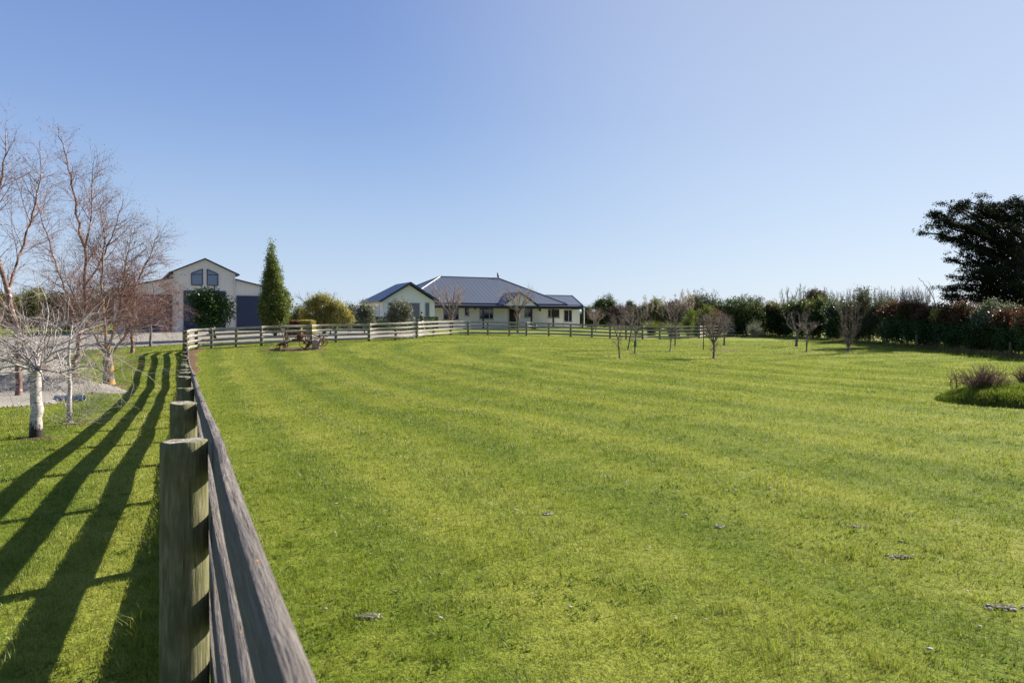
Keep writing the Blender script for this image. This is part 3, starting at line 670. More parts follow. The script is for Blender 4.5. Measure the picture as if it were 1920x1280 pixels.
# main roof (hipped)
r0, r1 = 9.83, 17.35
RZ = EL(825, 518, 10.5); RZ = (RZ + EL(935, 522.5, 10.5)) / 2
L0, L1, F0, B0 = 3.1, U(1063, 3.9), 3.9, 17.1
A_, B_, C_, D_ = (L0, F0, ME), (L1, F0, ME), (L1, B0, ME), (L0, B0, ME)
P_, Q_ = (r0, 10.5, RZ), (r1, 10.5, RZ)
roof = MB(); roof.slab([A_, B_, Q_, P_], .10).build('roof', M['roof_u'], house)
for poly, mt in (([B_, C_, Q_], 'roof_v'), ([C_, D_, P_, Q_], 'roof_u'), ([D_, A_, P_], 'roof_v')):
    MB().slab(poly, .10).build('roof', M[mt], house)
def capbar(pts, name, par, r=.07, mat=None):
    m = MB()
    for a, b in zip(pts[:-1], pts[1:]): m.cyl(Vector(a) + Vector((0, 0, .02)), Vector(b) + Vector((0, 0, .02)), r, None, 8)
    return m.build(name, mat or M['ridge'], par)
M['ridge'] = simple('ridge_capping', (.20, .21, .235), None, .4)
for pts in ([P_, Q_], [A_, P_], [B_, Q_], [D_, P_], [C_, Q_]): capbar(pts, 'ridge_cap', house)
m = MB(); m.box(L0 - .05, L1 + .05, F0 - .14, F0 - .01, ME - .16, ME - .01).box(L1 + .01, L1 + .14, F0, B0, ME - .162, ME - .012).box(L0 - .14, L0 - .01, F0, B0, ME - .16, ME - .01); m.build('gutter', M['navy'], house)
m = MB(); m.box(L0, L1, F0 + .01, MV - .01, ME - .145, ME - .105); m.build('soffit', M['white'], house)
# right-hand lower roof
q0, q1 = U(1015, 8.2), U(1073, 8.2); Z2 = EL(1045, 554, 8.2)
f0, b0, l1 = 4.1, 12.3, U(1093, 4.1) - .05
a, b, c, d, p, q = (U(1000, 4.1), f0, ME - .08), (l1, f0, ME - .08), (l1, b0, ME - .08), (U(1000, 4.1), b0, ME - .08), (q0, 8.2, Z2), (q1, 8.2, Z2)
for poly, mt in (([a, b, q, p], 'roof_u'), ([b, c, q], 'roof_v'), ([c, d, p, q], 'roof_u')): MB().slab(poly, .10).build('lower_roof', M[mt], house)
for pts in ([p, q], [b, q], [c, q]): capbar(pts, 'ridge_cap', house, .06)
m = MB(); m.box(l1 + .01, l1 + .14, f0, b0, ME - .24, ME - .10); m.build('gutter', M['navy'], house)
# wing roof, hipped at the back
o_ = .38; wz = WE; wl, wR, wf, wb = -o_, wr + o_, -.42, 6.9
wp = wz + .60 * (wr / 2 + o_); k0, k1 = (wr / 2, wf, wp), (wr / 2, 4.2, wp)
for poly in ([(wl, wf, wz), k0, k1, (wl, wb, wz)][::-1], [(wR, wf, wz), k0, k1, (wR, wb + 1.2, wz)], [(wl, wb, wz), (wR, wb, wz), k1][::1]):
    MB().slab(poly, .12).build('wing_roof', M['navy'], house)
m = MB(); m.vprism([(wl, wz + .02), (wr / 2, wp + .02), (wR, wz + .02), (wR, wz - .20), (wr / 2, wp - .22), (wl, wz - .20)][::-1], wf - .05, wf - .005); m.build('bargeboard', M['navy'], house)
m = MB(); m.box(wl - .12, wl - .01, wf, wb, wz - .16, wz - .02); m.build('gutter', M['navy'], house)
m = MB(); m.box(wl + .01, -.01, wf + .01, wb - .1, wz - .17, wz - .13); m.build('soffit', M['white'], house)
# verandah
VF = 2.5; vz = 2.42; vx0, vx1 = wr + .02, U(1094, VF)
MB().slab([(vx0, VF, vz), (vx1, VF, vz), (vx1, F0 - .16, ME - .18), (vx0, F0 - .16, ME - .18)], .05).build('verandah_roof', M['roof_u'], house)
MB().slab([(U(1063, F0) + .2, F0 - .155, ME - .185), (vx1, F0 - .155, ME - .185), (vx1, MV, ME - .12), (U(1063, F0) + .2, MV, ME - .12)], .04).build('verandah_roof', M['roof_u'], house)
m = MB(); m.box(vx0, vx1 + .1, VF - .13, VF - .01, vz - .12, vz + .02); m.build('verandah_gutter', M['navy'], house)
m = MB(); m.box(vx0, vx1, VF + .05, VF + .14, vz - .30, vz - .06); m.build('verandah_beam', M['maroon'], house)
m = MB(); m.box(vx1 - .05, vx1 + .04, VF + .15, MV, vz - .30, vz - .08); m.build('verandah_beam', M['maroon'], house)
m = MB(); m.box(wr + .01, vx1 + .2, 1.9, MV - .002, -.5, .0); m.build('verandah_floor', M['concrete'], house)
for px in (848, 906, 996.5, 1037.5, 1092):
    u = U(px, VF + .1); m = MB(); m.box(u - .075, u + .075, VF + .02, VF + .17, -.0, vz - .302); m.build('verandah_post', M['maroon'], house)
u = U(1095, VF + .1); m = MB(); m.cyl((u, VF + .1, 0), (u, VF + .1, vz - .1), .07, None, 8); m.build('downpipe', M['white'], house)
u = U(1057, MV); m = MB(); m.cyl((u, MV - .06, 0), (u, MV - .06, .95), .05, None, 8); m.build('vent_pipe', M['white'], house)
# entry gable
ga, gb_, gk = U(941, VF), U(1009, VF), U(974, VF); gz0, gz1 = 2.52, EL(974, 547.5, VF)
gback = 7.5
for poly in ([(ga, VF - .15, gz0), (gk, VF - .15, gz1), (gk, gback, gz1), (ga, gback, gz0)][::-1], [(gb_, VF - .15, gz0), (gk, VF - .15, gz1), (gk, gback, gz1), (gb_, gback, gz0)]):
    MB().slab(poly, .08).build('porch_roof', M['navy'], house)
m = MB(); m.vprism([(ga, gz0 + .02), (gk, gz1 + .02), (gb_, gz0 + .02), (gb_, gz0 - .14), (gk, gz1 - .17), (ga, gz0 - .14)][::-1], VF - .22, VF - .155); m.build('bargeboard', M['navy'], house)
m = MB(); m.vprism([(ga + .2, gz0 - .08), (gb_ - .2, gz0 - .08), (gk, gz1 - .16)], VF - .10, VF - .03); m.build('gable_panel', M['plaster'], house)
# windows
def window(pl, pr, pt, pb, v, mull=None, sill=True, face=None):
    a, b = U(pl, v), U(pr, v); zt, zb = EL((pl + pr) / 2, pt, v), EL((pl + pr) / 2, pb, v)
    f = .055; m = MB()
    m.box(a, b, v - .035, v - .004, zb, zb + f).box(a, b, v - .035, v - .004, zt - f, zt).box(a, a + f, v - .034, v - .005, zb + f, zt - f).box(b - f, b, v - .034, v - .005, zb + f, zt - f)
    if mull: c = U(mull, v); m.box(c - f * .6, c + f * .6, v - .033, v - .005, zb + f, zt - f)
    wn = m.build('window', M['alu'], house)
    m = MB(); m.box(a + f * .5, b - f * .5, v - .02, v - .006, zb + f * .5, zt - f * .5); m.build('pane', M['glass'], wn)
    if sill: m = MB(); m.box(a - .06, b + .06, v - .09, v - .004, zb - .10, zb - .003); m.build('sill', M['concrete'], wn)
    # curtains/blind edge inside the frame for the larger panes
window(727, 787.5, 567, 594, 0, 757); window(796.5, 805.5, 567, 594, 0)
for args in ((831, 860.5, 577, 599.5, MV, 846), (871, 879.5, 576.5, 591.5, MV), (898.5, 925, 576.5, 598, MV, 917.5), (983, 998.5, 579, 594.5, MV), (1027, 1049, 579.3, 595.3, MV, 1033), (1057, 1072.5, 581, 603, MV, 1066)):
    window(*args)
# side window of the wing
def UV_(px): # v on the side wall u=0
    k_ = (px - 960) / FP; return (HO.x - k_ * HO.y) / (k_ * HC + HS)
va, vb = UV_(712), UV_(703.5); m = MB(); zb, zt = .95, 2.25
m.box(-.035, -.004, va, vb, zb, zb + .06).box(-.035, -.004, va, vb, zt - .06, zt).box(-.034, -.005, va, va + .06, zb + .06, zt - .06).box(-.034, -.005, vb - .06, vb, zb + .06, zt - .06)
wn = m.build('window', M['alu'], house); m = MB(); m.box(-.02, -.006, va + .03, vb - .03, zb + .03, zt - .03); m.build('pane', bpy.data.materials['sky_glass'], wn)
m = MB(); m.box(-.09, -.004, va - .06, vb + .06, zb - .1, zb - .003); m.build('sill', M['concrete'], wn)
# front door
da, db = U(955, MV + 1), U(968.5, MV + 1)
m = MB(); m.box(da, db, MV + .93, MV + .996, .02, 2.1); dr = m.build('front_door', M['maroon'], house)
for k_ in (0, 1):
    x0 = da + .08 + k_ * (db - da) / 2; x1 = x0 + (db - da) / 2 - .16
    for z0, z1 in ((.15, .9), (1.05, 1.98)): m = MB(); m.box(x0, x1, MV + .90, MV + .928, z0, z1); m.build('door_panel', M['maroon'], dr)
m = MB(); m.ball(((da + db) / 2 + .06, MV + .88, 1.0), .04, 8, 6); m.build('handle', M['alu'], dr)
for px, py in ((889.5, 577.5), (1011.5, 581)):
    u, z = U(px, MV), EL(px, py, MV); m = MB(); m.box(u - .09, u + .09, MV - .14, MV - .003, z - .12, z + .12); l_ = m.build('wall_lamp', M['white'], house)
    m = MB(); m.box(u - .11, u + .11, MV - .16, MV - .142, z - .14, z + .14); m.build('lamp_frame', M['black'], l_)

# bird on the ridge
bu = Vector((r1 - .1, 10.5, RZ + .06)); bw = Vector((HO.x + bu.x * HC - bu.y * HS, HO.y + bu.x * HS + bu.y * HC, HO.z + bu.z))
bird = empty('bird', bw, 'black bird perched on the right end of the house roof ridge', 'bird')
m = MB(); m.ball((0, 0, .26), .17, 12, 8, (.75, .8, 1.25)).ball((-.05, 0, .52), .085, 10, 6).cyl((-.1, 0, .55), (-.22, 0, .57), .03, .004, 6).cyl((.02, 0, .12), (.2, .05, -.05), .07, .03, 6).cyl((.0, 0, .58), (-.01, 0, .70), .03, .008, 6)
m.build('body', M['black'], bird)
m = MB(); m.cyl((-.02, .05, -.06), (-.02, .05, .1), .012, None, 5); m.build('leg', M['black'], bird); m = MB(); m.cyl((-.02, -.05, -.06), (-.02, -.05, .1), .012, None, 5); m.build('leg', M['black'], bird)

# ------------------------------------------------------------------ bare trees
def tubes(name, polys, mat, parent, org=(0, 0, 0)):
    """polys: list of (points, radii); grouped and skinned as tapered tubes in ONE mesh"""
    org = np.array(org); groups = {}
    for p, r in polys:
        s = 3 if r[0] < .012 else (5 if r[0] < .04 else (8 if r[0] < .12 else 12))
        groups.setdefault((len(p), s), []).append((p, r))
    VV, FF, b = [], [], 0
    for (n, s), L in groups.items():
        P = np.array([q[0] for q in L], float) - org; Rr = np.array([q[1] for q in L], float)
        T = np.gradient(P, axis=1); T /= np.linalg.norm(T, axis=2, keepdims=True) + 1e-9
        ref = np.where(np.abs(T[..., 2:3]) > .93, np.array([1., 0, 0]), np.array([0, 0, 1.]))
        A = np.cross(T, ref); A /= np.linalg.norm(A, axis=2, keepdims=True) + 1e-9; B = np.cross(T, A)
        t = np.arange(s) * 2 * np.pi / s
        ringv = P[:, :, None, :] + Rr[:, :, None, None] * (A[:, :, None, :] * np.cos(t)[:, None] + B[:, :, None, :] * np.sin(t)[:, None])
        m = len(L); VV.append(ringv.reshape(-1, 3))
        base = b + (np.arange(m) * n * s)[:, None, None] + (np.arange(n - 1) * s)[None, :, None]; j = np.arange(s)[None, None, :]; j2 = (j + 1) % s
        FF.append(np.stack([base + j, base + j2, base + j2 + s, base + j + s], -1).reshape(-1, 4)); b += m * n * s
    return mesh_np(name, np.concatenate(VV), np.concatenate(FF), mat, parent, None, True)
def nrm(v): return v / (np.linalg.norm(v) + 1e-9)
def poly_at(p, t):
    f = t * (len(p) - 1); i = min(int(f), len(p) - 2); return p[i] + (p[i + 1] - p[i]) * (f - i), nrm(p[i + 1] - p[i]), f
def grow(rng, p0, d, L, r, seg, up, wig, tip=.25):
    pts = [np.array(p0, float)]; d = nrm(np.array(d, float)); st = L / seg
    for i in range(seg):
        d = nrm(d + rng.normal(0, wig, 3) + np.array([0, 0, up]) ); pts.append(pts[-1] + d * st)
    return pts, list(np.linspace(r, r * tip, seg + 1))
def side_dir(rng, d, ang):
    a = nrm(np.cross(d, rng.normal(0, 1, 3))); return nrm(d * math.cos(ang) + a * math.sin(ang))
def branch(rng, parent, spec, lvl, out):
    """spec[lvl] = dict(n, t0, ang, L, Lr, rr, seg, up, wig)"""
    if lvl >= len(spec): return
    S = spec[lvl]; P, Rr = parent
    PL = sum(np.linalg.norm(P[i + 1] - P[i]) for i in range(len(P) - 1))
    n = max(1, int(round(S['n'] * (PL if S.get('per') else 1) * rng.uniform(.8, 1.2))))
    for k in range(n):
        t = S['t0'] + (1 - S['t0']) * (k + rng.random()) / n; t = min(t, .985)
        q, d, f = poly_at(P, t); i = min(int(f), len(Rr) - 1)
        L = S['L'] * (1 - S.get('fall', .5) * t) * rng.uniform(.6, 1.25)
        r = max(min(Rr[i] * .75, S['r'] * rng.uniform(.8, 1.2)), .0012)
        dd = side_dir(rng, d, S['ang'] * rng.uniform(.7, 1.3))
        if S.get('out') is not None: dd = nrm(dd + np.array([0, 0, S['out']]))
        b = grow(rng, q, dd, L, r, S['seg'], S['up'], S['wig']); out[lvl].append(b)
        branch(rng, b, spec, lvl + 1, out)
def bare_tree(name, base, stems, spec, mats, label, cat='bare tree', group=None, seed=0, leaves=None, minr=0):
    """stems: list of (world points, r0, r1) -> trunk part; everything finer -> crown part"""
    rng = np.random.default_rng(seed); t = empty(name, base, label, cat, group); org = np.array(base)
    S = [([np.array(p, float) for p in pts], list(np.interp(np.linspace(0, 1, len(pts)), [0, 1], [r0, r1]))) for pts, r0, r1 in [q_[:3] for q_ in stems]]
    # smooth stems
    SS = []
    for p, r in S:
        q = np.array(p); n = len(q); tt = np.linspace(0, n - 1, max(4, (n - 1) * 4 + 1)); q2 = np.stack([np.interp(tt, np.arange(n), q[:, c]) for c in range(3)], 1)
        for _ in range(2): q2[1:-1] = (q2[:-2] + 2 * q2[1:-1] + q2[2:]) / 4
        q2[1:-1] += rng.normal(0, .012 * np.linalg.norm(q[-1] - q[0]) / 3, q2[1:-1].shape)
        rr_ = np.interp(tt / (n - 1), [0, 1], [r[0], r[-1]])
        if len(SS) == 0: rr_[0] *= 1.28; rr_[1] *= 1.05
        rr_ *= (.82 if mats[0] is M['redbark'] else 1) * (1 + rng.normal(0, .025, len(rr_))); SS.append(([v for v in q2], list(rr_)))
    tubes('trunk', SS, mats[0], t, org)
    out = [[] for _ in spec]
    for s_, own in zip(SS, stems):
        branch(rng, s_, ([dict(spec[0], **own[3])] + spec[1:]) if len(own) > 3 else spec, 0, out)
    if out[0]: tubes('crown', sum(out, []), mats[1], t, org)
    if leaves:
        n, size, mt = leaves; fine = out[-1] or out[-2]; C = []
        for _ in range(n):
            P, _r = fine[rng.integers(len(fine))]; q, d, f = poly_at(P, rng.random()); C.append(q + rng.normal(0, .02, 3) - np.array([0, 0, size * .4]))
        leaf_mesh('dead_leaves', np.array(C) - org, rng, size, mt, t)
    return t
def leaf_mesh(name, C, rng, size, mat, parent, aspect=.55, droop=None, outn=None, per=1):
    n = len(C); a = rng.normal(0, 1, (n, 3))
    if outn is not None: a += outn * 1.2
    if droop: a[:, 2] -= droop
    a /= np.linalg.norm(a, axis=1)[:, None] + 1e-9
    b = np.cross(a, rng.normal(0, 1, (n, 3))); b /= np.linalg.norm(b, axis=1)[:, None] + 1e-9
    s = size * rng.uniform(.6, 1.3, n)[:, None]
    V = np.stack([C - a * s * .5, C + b * s * aspect * .5, C + a * s * .5, C - b * s * aspect * .5], 1)
    F = np.arange(n * 4).reshape(-1, 4)
    tone = .5 * rng.random(n) + .5 * np.repeat(rng.random(n // per + 1), per)[:n] if per > 1 else rng.random(n)
    return mesh_np(name, V, F, mat, parent, {'rnd': np.repeat(tone, 4)})
def W3(px, py, Z): return (X(px, Z), Z, zz(py, Z))

# white pruned birch nearest the camera
b1 = G(67, 821); Zb = b1[1]
tr = [b1[0], Zb, b1[2] - .1]
spec = [dict(n=9, t0=.15, ang=.9, L=1.35, r=.011, seg=9, up=-.01, wig=.20, fall=.2),
        dict(n=6, t0=.15, ang=.8, L=.75, r=.0065, seg=6, up=-.02, wig=.22, fall=.4),
        dict(n=3, t0=.2, ang=.8, L=.36, r=.0042, seg=4, up=-.05, wig=.15, fall=.4)]
topz = zz(700, Zb)
stems = [([tr, (b1[0] + .02, Zb, b1[2] + .5), (b1[0] - .03, Zb + .02, topz - .1), (b1[0] + .03, Zb, topz + .12)], .100, .078, dict(n=30, t0=.82, ang=1.3, L=1.8, r=.013, up=.03)),
         ([(b1[0], Zb, topz), W3(62, 680, Zb), W3(20, 640, Zb + .3), W3(-60, 610, Zb + .6)], .026, .010),
         ([(b1[0], Zb, topz), W3(95, 660, Zb - .2), W3(150, 650, Zb - .4), W3(200, 640, Zb - .6), W3(240, 650, Zb - .8)], .020, .006),
         ([(b1[0], Zb, topz), W3(70, 660, Zb + .2), W3(90, 610, Zb + .3), W3(88, 560, Zb + .3), W3(60, 505, Zb + .2)], .018, .005),
         ([(b1[0], Zb, topz), W3(50, 690, Zb - .3), W3(0, 670, Zb - .7), W3(-60, 640, Zb - 1)], .024, .008)]
bare_tree('birch_tree', b1, stems, spec, (M['whitebark'], M['silvertwig']), 'low pruned birch with thick white black-based trunk and tangled silvery twigs, nearest the camera', 'birch', None, 3)
disc('soil_patch', b1[0], b1[1], .34, .26, M['soil'], 'brown soil round the thick white birch trunk', 'soil patch', .015)
b2 = G(131, 793); Zb = b2[1]
spec2 = [dict(n=14, t0=.45, ang=1.1, L=1.3, r=.013, seg=7, up=.0, wig=.16, fall=.3), dict(n=6, t0=.2, ang=.8, L=.6, r=.006, seg=5, up=-.03, wig=.15), dict(n=3, t0=.2, ang=.8, L=.3, r=.003, seg=3, up=-.03, wig=.15)]
stems = [([(b2[0], Zb, b2[2] - .1), W3(130, 740, Zb), W3(131, 700, Zb), W3(128, 660, Zb), W3(135, 610, Zb)], .05, .02),
         ([(b2[0] + .03, Zb, b2[2] + .02), (b2[0] + .2, Zb - .2, b2[2] + .05), (b2[0] + .42, Zb - .35, b2[2] + .03)], .012, .006)]
bare_tree('birch_tree', b2, stems, spec2, (M['whitebark'], M['silvertwig']), 'slender young birch with thin pale trunk just right of the thick white birch', 'birch', None, 4)
disc('soil_patch', b2[0] + .1, b2[1], .3, .25, M['soil'], 'brown soil round the thin young birch trunk', 'soil patch', .015)

# tall red-twigged birches
twig = [dict(n=4.2, per=1, t0=.16, ang=.75, L=2.2, r=.015, seg=8, up=.035, wig=.08, fall=.88),
        dict(n=6.0, per=1, t0=.10, ang=.7, L=1.1, r=.007, seg=6, up=.005, wig=.10, fall=.5),
        dict(n=6.5, per=1, t0=.12, ang=.6, L=.6, r=.0045, seg=4, up=-.05, wig=.12, fall=.3)]
def scaled(spec, L=1, n=1, r=1): return [dict(s, L=s['L'] * L, n=s['n'] * n, r=s['r'] * r) for s in spec]
Z = 20.0; bA = (X(35, Z), Z, H(X(35, Z), Z))
stems = [([bA, W3(34, 650, Z), W3(30, 600, Z), W3(12, 540, Z), W3(-8, 470, Z)], .10, .075),
         ([W3(-8, 470, Z), W3(-15, 400, Z + .2), W3(5, 330, Z + .4), W3(12, 240, Z + .5)], .07, .010),
         ([W3(-8, 470, Z), W3(-60, 380, Z - .3), W3(-90, 250, Z - .4)], .07, .010),
         ([W3(14, 545, Z), W3(38, 480, Z + .5), W3(62, 400, Z + .9), W3(78, 330, Z + 1.2), W3(74, 265, Z + 1.4)], .055, .009),
         ([W3(28, 600, Z), W3(-30, 520, Z + .6), W3(-80, 440, Z + 1.2)], .06, .012)]
bare_tree('birch_tree', bA, stems, scaled(twig, 1.0, .85), (M['redbark'], M['redtwig']), 'tall bare birch with stout forking red-brown trunk at the left edge', 'birch', 'tall bare birches along the drive', 11, (3200, .04, M['deadleaf']))
Z = 25.5; bB = (X(139, Z), Z, H(X(139, Z), Z))
stems = [([bB, W3(140, 690, Z), W3(148, 640, Z), W3(156, 600, Z), W3(159, 540, Z), W3(157, 470, Z), W3(146, 400, Z), W3(132, 330, Z), W3(119, 280, Z), W3(108, 232, Z)], .125, .010),
         ([W3(150, 615, Z), W3(128, 560, Z + .6), W3(104, 490, Z + 1.2), W3(80, 420, Z + 1.5), W3(64, 340, Z + 1.8)], .06, .008),
         ([W3(158, 470, Z), W3(172, 410, Z - .3), W3(172, 350, Z - .6), W3(177, 282, Z - .8)], .045, .006),
         ([W3(157, 540, Z), W3(190, 490, Z - .6), W3(215, 430, Z - 1), W3(232, 372, Z - 1.2)], .05, .007)]
bare_tree('birch_tree', bB, stems, scaled(twig, .95, .95), (M['redbark'], M['redtwig']), 'tallest bare birch, a straight red-brown stem leaning left at its tip', 'birch', 'tall bare birches along the drive', 12, (3600, .04, M['deadleaf']))
bC = G(204, 721); Z = bC[1]
stems = [([bC, W3(203, 690, Z), W3(201, 662, Z)], .18, .15),
         ([W3(201, 668, Z), W3(212, 620, Z), W3(236, 570, Z), W3(262, 520, Z), W3(285, 470, Z), W3(300, 432, Z)], .055, .008),
         ([W3(200, 668, Z), W3(196, 600, Z), W3(190, 530, Z), W3(196, 450, Z), W3(186, 375, Z)], .06, .008),
         ([W3(201, 668, Z), W3(170, 620, Z + .3), W3(140, 560, Z + .6), W3(118, 500, Z + 1)], .05, .008),
         ([W3(203, 668, Z), W3(240, 622, Z - .5), W3(290, 590, Z - .9), W3(330, 560, Z - 1.2)], .045, .007),
         ([W3(202, 665, Z), W3(222, 590, Z - .4), W3(236, 500, Z - .8), W3(248, 420, Z - 1)], .045, .007)]
bare_tree('birch_tree', bC, stems, scaled(twig, .85, 1.45), (M['lichenbark'], M['redtwig']), 'bare many-stemmed birch whose short trunk is covered in orange lichen', 'birch', 'tall bare birches along the drive', 13, (11000, .04, M['deadleaf']))
disc('soil_patch', bC[0] + .1, bC[1], .75, .5, M['soil'], 'brown soil round the orange lichened trunk', 'soil patch', .02)
weep = [dict(n=16, t0=.35, ang=.9, L=2.2, r=.02, seg=8, up=-.04, wig=.10, fall=.3), dict(n=9, t0=.15, ang=.6, L=1.3, r=.009, seg=6, up=-.16, wig=.08, fall=.3), dict(n=5, t0=.2, ang=.5, L=.6, r=.005, seg=4, up=-.22, wig=.08)]
for px, py, tp, sd, lb in ((248, 662, 505, 21, 'drooping bare birch with pale trunk standing in front of the left roller door'), (283, 650, 520, 22, 'small drooping birch with the thinnest dark trunk, closest to the barn')):
    b = G(px, py, 30); Z = b[1]
    bare_tree('birch_tree', b, [([b, W3(px - 1, py - 40, Z), W3(px + 3, (py + tp) / 2, Z), W3(px + 6, tp + 20, Z), W3(px, tp, Z)], .12 if sd == 21 else .08, .012)], scaled(weep, 1.1 if sd == 21 else .9), (M['redbark'] if sd == 21 else M['greybark'], M['redtwig']), lb, 'birch', 'tall bare birches along the drive', sd, (1700, .06, M['deadleaf']))
    disc('soil_patch', b[0], b[1], .5, .4, M['soil'], 'brown soil round the %s birch trunk by the gravel' % ('pale' if sd == 21 else 'thinnest'), 'soil patch', .02)

# orchard trees
def orchard(i, top, hw, th, seed, label, lean=0, mats=None, n=6, thick=.045, upright=0, spec=None):
    thick *= .78
    b = FB[i]; Z = b[1]; zt = zz(top, Z); hh = zt - b[2]; rng = np.random.default_rng(seed); fork = b[2] + th
    st = [([b, (b[0] + lean * .5 * th, Z, b[2] + th * .5), (b[0] + lean * th, Z, fork)], thick, thick * .8)]
    for k in range(n):
        a = 2 * math.pi * (k + rng.random() * .6) / n; ww = hw * rng.uniform(.55, 1.0)
        x1, y1 = b[0] + lean * th, Z
        z1 = fork + (zt - fork) * rng.uniform(.72, 1.0)
        st.append(([(x1, y1, fork - .03), (x1 + math.cos(a) * ww * (.45 if not upright else .7), y1 + math.sin(a) * ww * .45, fork + (z1 - fork) * (.35 if not upright else .3)), (x1 + math.cos(a) * ww * .85, y1 + math.sin(a) * ww * .85, fork + (z1 - fork) * .75), (x1 + math.cos(a) * ww, y1 + math.sin(a) * ww, z1)], thick * .55, thick * .14))
    sp = spec or [dict(n=8, t0=.3, ang=.75, L=hh * .30, r=.010, seg=6, up=.05, wig=.16, fall=.5), dict(n=7, t0=.15, ang=.7, L=hh * .16, r=.0065, seg=4, up=.04, wig=.15), ]
    # branches only on limbs
    return bare_tree('orchard_tree', b, st, sp, mats or (M['greybark'], M['palebark']), label, 'fruit tree', 'bare young fruit trees on the lawn', seed)
orchard(0, 592, .62, .95, 31, 'leftmost bare fruit tree on the lawn, thin pale trunk leaning slightly', .0 - .08, n=5, thick=.05)
orchard(1, 572, 1.1, 1.5, 32, 'bare fruit tree with dark crooked trunk between the two leftmost ones', .18, n=6, thick=.06)
orchard(2, 578, .85, 1.2, 33, 'bare fruit tree with a green tie round its forked lower trunk', .06, n=6, thick=.055)
orchard(3, 574, .75, 1.3, 34, 'thin bare fruit tree in front of the pampas plumes, left one of a pair', .1, n=5, thick=.045)
orchard(4, 570, .95, 1.7, 35, 'bare fruit tree with straight dark trunk behind the thin one by the pampas', .0, n=6, thick=.07)
orchard(5, 590, .95, .85, 36, 'broad twiggy bare fruit tree with the widest crown in the lawn centre right', .03, n=9, thick=.075,
        spec=[dict(n=13, t0=.2, ang=.8, L=.75, r=.012, seg=6, up=.05, wig=.16, fall=.4), dict(n=8, t0=.1, ang=.8, L=.36, r=.007, seg=4, up=.05, wig=.16)])
orchard(6, 600, 1.0, 1.3, 37, 'half hidden bare fruit tree behind the broad twiggy one', 0, n=5, thick=.09)
orchard(7, 606, .75, 1.15, 38, 'short bare fruit tree with pale upright trunk and flat low crown', .05, n=7, thick=.06)
orchard(8, 586, 1.15, 1.1, 39, 'pale open-branched fruit tree in the hedge shadow', .1, n=7, thick=.13, upright=1)
orchard(9, 556, .78, .35, 40, 'tall narrow vase shaped bare tree with many upright stems beside the hedge', 0, n=10, thick=.055, upright=1,
        spec=[dict(n=9, t0=.15, ang=.6, L=1.0, r=.010, seg=6, up=.09, wig=.12, fall=.4), dict(n=5, t0=.15, ang=.6, L=.5, r=.006, seg=4, up=.08, wig=.12)])
tb = FB[2]; m = MB(); m.cyl((tb[0] + .03, tb[1], tb[2] + .42), (tb[0] + .03, tb[1], tb[2] + .72), .075, .07, 10)
tag(m.build('tree_tie', simple('green_plastic', (.01, .12, .06), None, .5)), 'green plastic tie wrapped round a forked fruit tree trunk', 'tree tie')
p = G(1319, 656); m = MB(); m.cyl((p[0], p[1], p[2] - .2), (p[0], p[1], p[2] + 1.75), .03, .028, 8); tag(m.build('garden_stake', M['black']), 'thin black stake standing in the lawn left of the broad fruit tree', 'stake')
# bare trees in front of the house
def yard_tree(px, py, zt0, top, hw, th, seed, lb, r=.1):
    b = G(px, py, zt0); Z = b[1]; rng = np.random.default_rng(seed); zt = zz(top, Z); fork = b[2] + th; st = [([b, (b[0], Z, b[2] + th * .5), (b[0] + .05, Z, fork)], r, r * .8)]
    for k in range(8):
        a = 2 * math.pi * (k + rng.random() * .5) / 8; ww = hw * rng.uniform(.35, 1); z1 = fork + (zt - fork) * rng.uniform(.7, 1) * (1.0 - .25 * ww / hw)
        st.append(([(b[0] + .05, Z, fork - .05), (b[0] + math.cos(a) * ww * .4, Z + math.sin(a) * ww * .4, fork + (z1 - fork) * .35), (b[0] + math.cos(a) * ww * .75, Z + math.sin(a) * ww * .75, fork + (z1 - fork) * .7), (b[0] + math.cos(a) * ww, Z + math.sin(a) * ww, z1)], r * .45, r * .12))
    bare_tree('yard_tree', b, st, [dict(n=9, t0=.3, ang=.6, L=1.3, r=.028, seg=6, up=.08, wig=.12, fall=.4), dict(n=6, t0=.2, ang=.6, L=.6, r=.018, seg=4, up=.06, wig=.12)], (M['greybark'], M['pinkbark']), lb, 'bare tree', None, seed)
yard_tree(845, 626.5, 60, 522, 1.9, 1.5, 51, 'bare vase shaped tree in front of the left half of the house roof', .11)
yard_tree(971, 624, 61.5, 535, 2.0, 1.9, 52, 'bare spreading tree in front of the front door and small gable', .10)
yard_tree(1117, 622, 66, 584, .9, .9, 53, 'small bare shrub tree beside the white globe garden lamp', .05)

# ------------------------------------------------------------------ leafy trees and shrubs
def foliage(rng, blobs, n, clump=.16, per=14, shell=.35, low=1.0):
    """leaf centres in clumps spread through the blobs' outer volume; returns centres and outward directions"""
    vol = np.array([b[3] * b[4] + b[4] * b[5] + b[3] * b[5] for b in blobs]); vol /= vol.sum()
    k = n // per; which = rng.choice(len(blobs), k, p=vol); B = np.array(blobs, float)[which]
    d = rng.normal(0, 1, (k, 3)); d /= np.linalg.norm(d, axis=1)[:, None]
    wob = 1 + .13 * np.sin(d[:, 0] * 5 + B[:, 0] * 3 + B[:, 2]) * np.sin(d[:, 2] * 6 + B[:, 0]) + .10 * np.sin(d[:, 1] * 9 + d[:, 2] * 7 + B[:, 0] * 5)
    r = (1 - np.abs(rng.normal(0, shell, k))).clip(.1, 1.08) * wob
    Cc = B[:, :3] + d * r[:, None] * B[:, 3:6]
    C = np.repeat(Cc, per, 0) + rng.normal(0, clump, (k * per, 3)); D = np.repeat(d, per, 0)
    return C, D
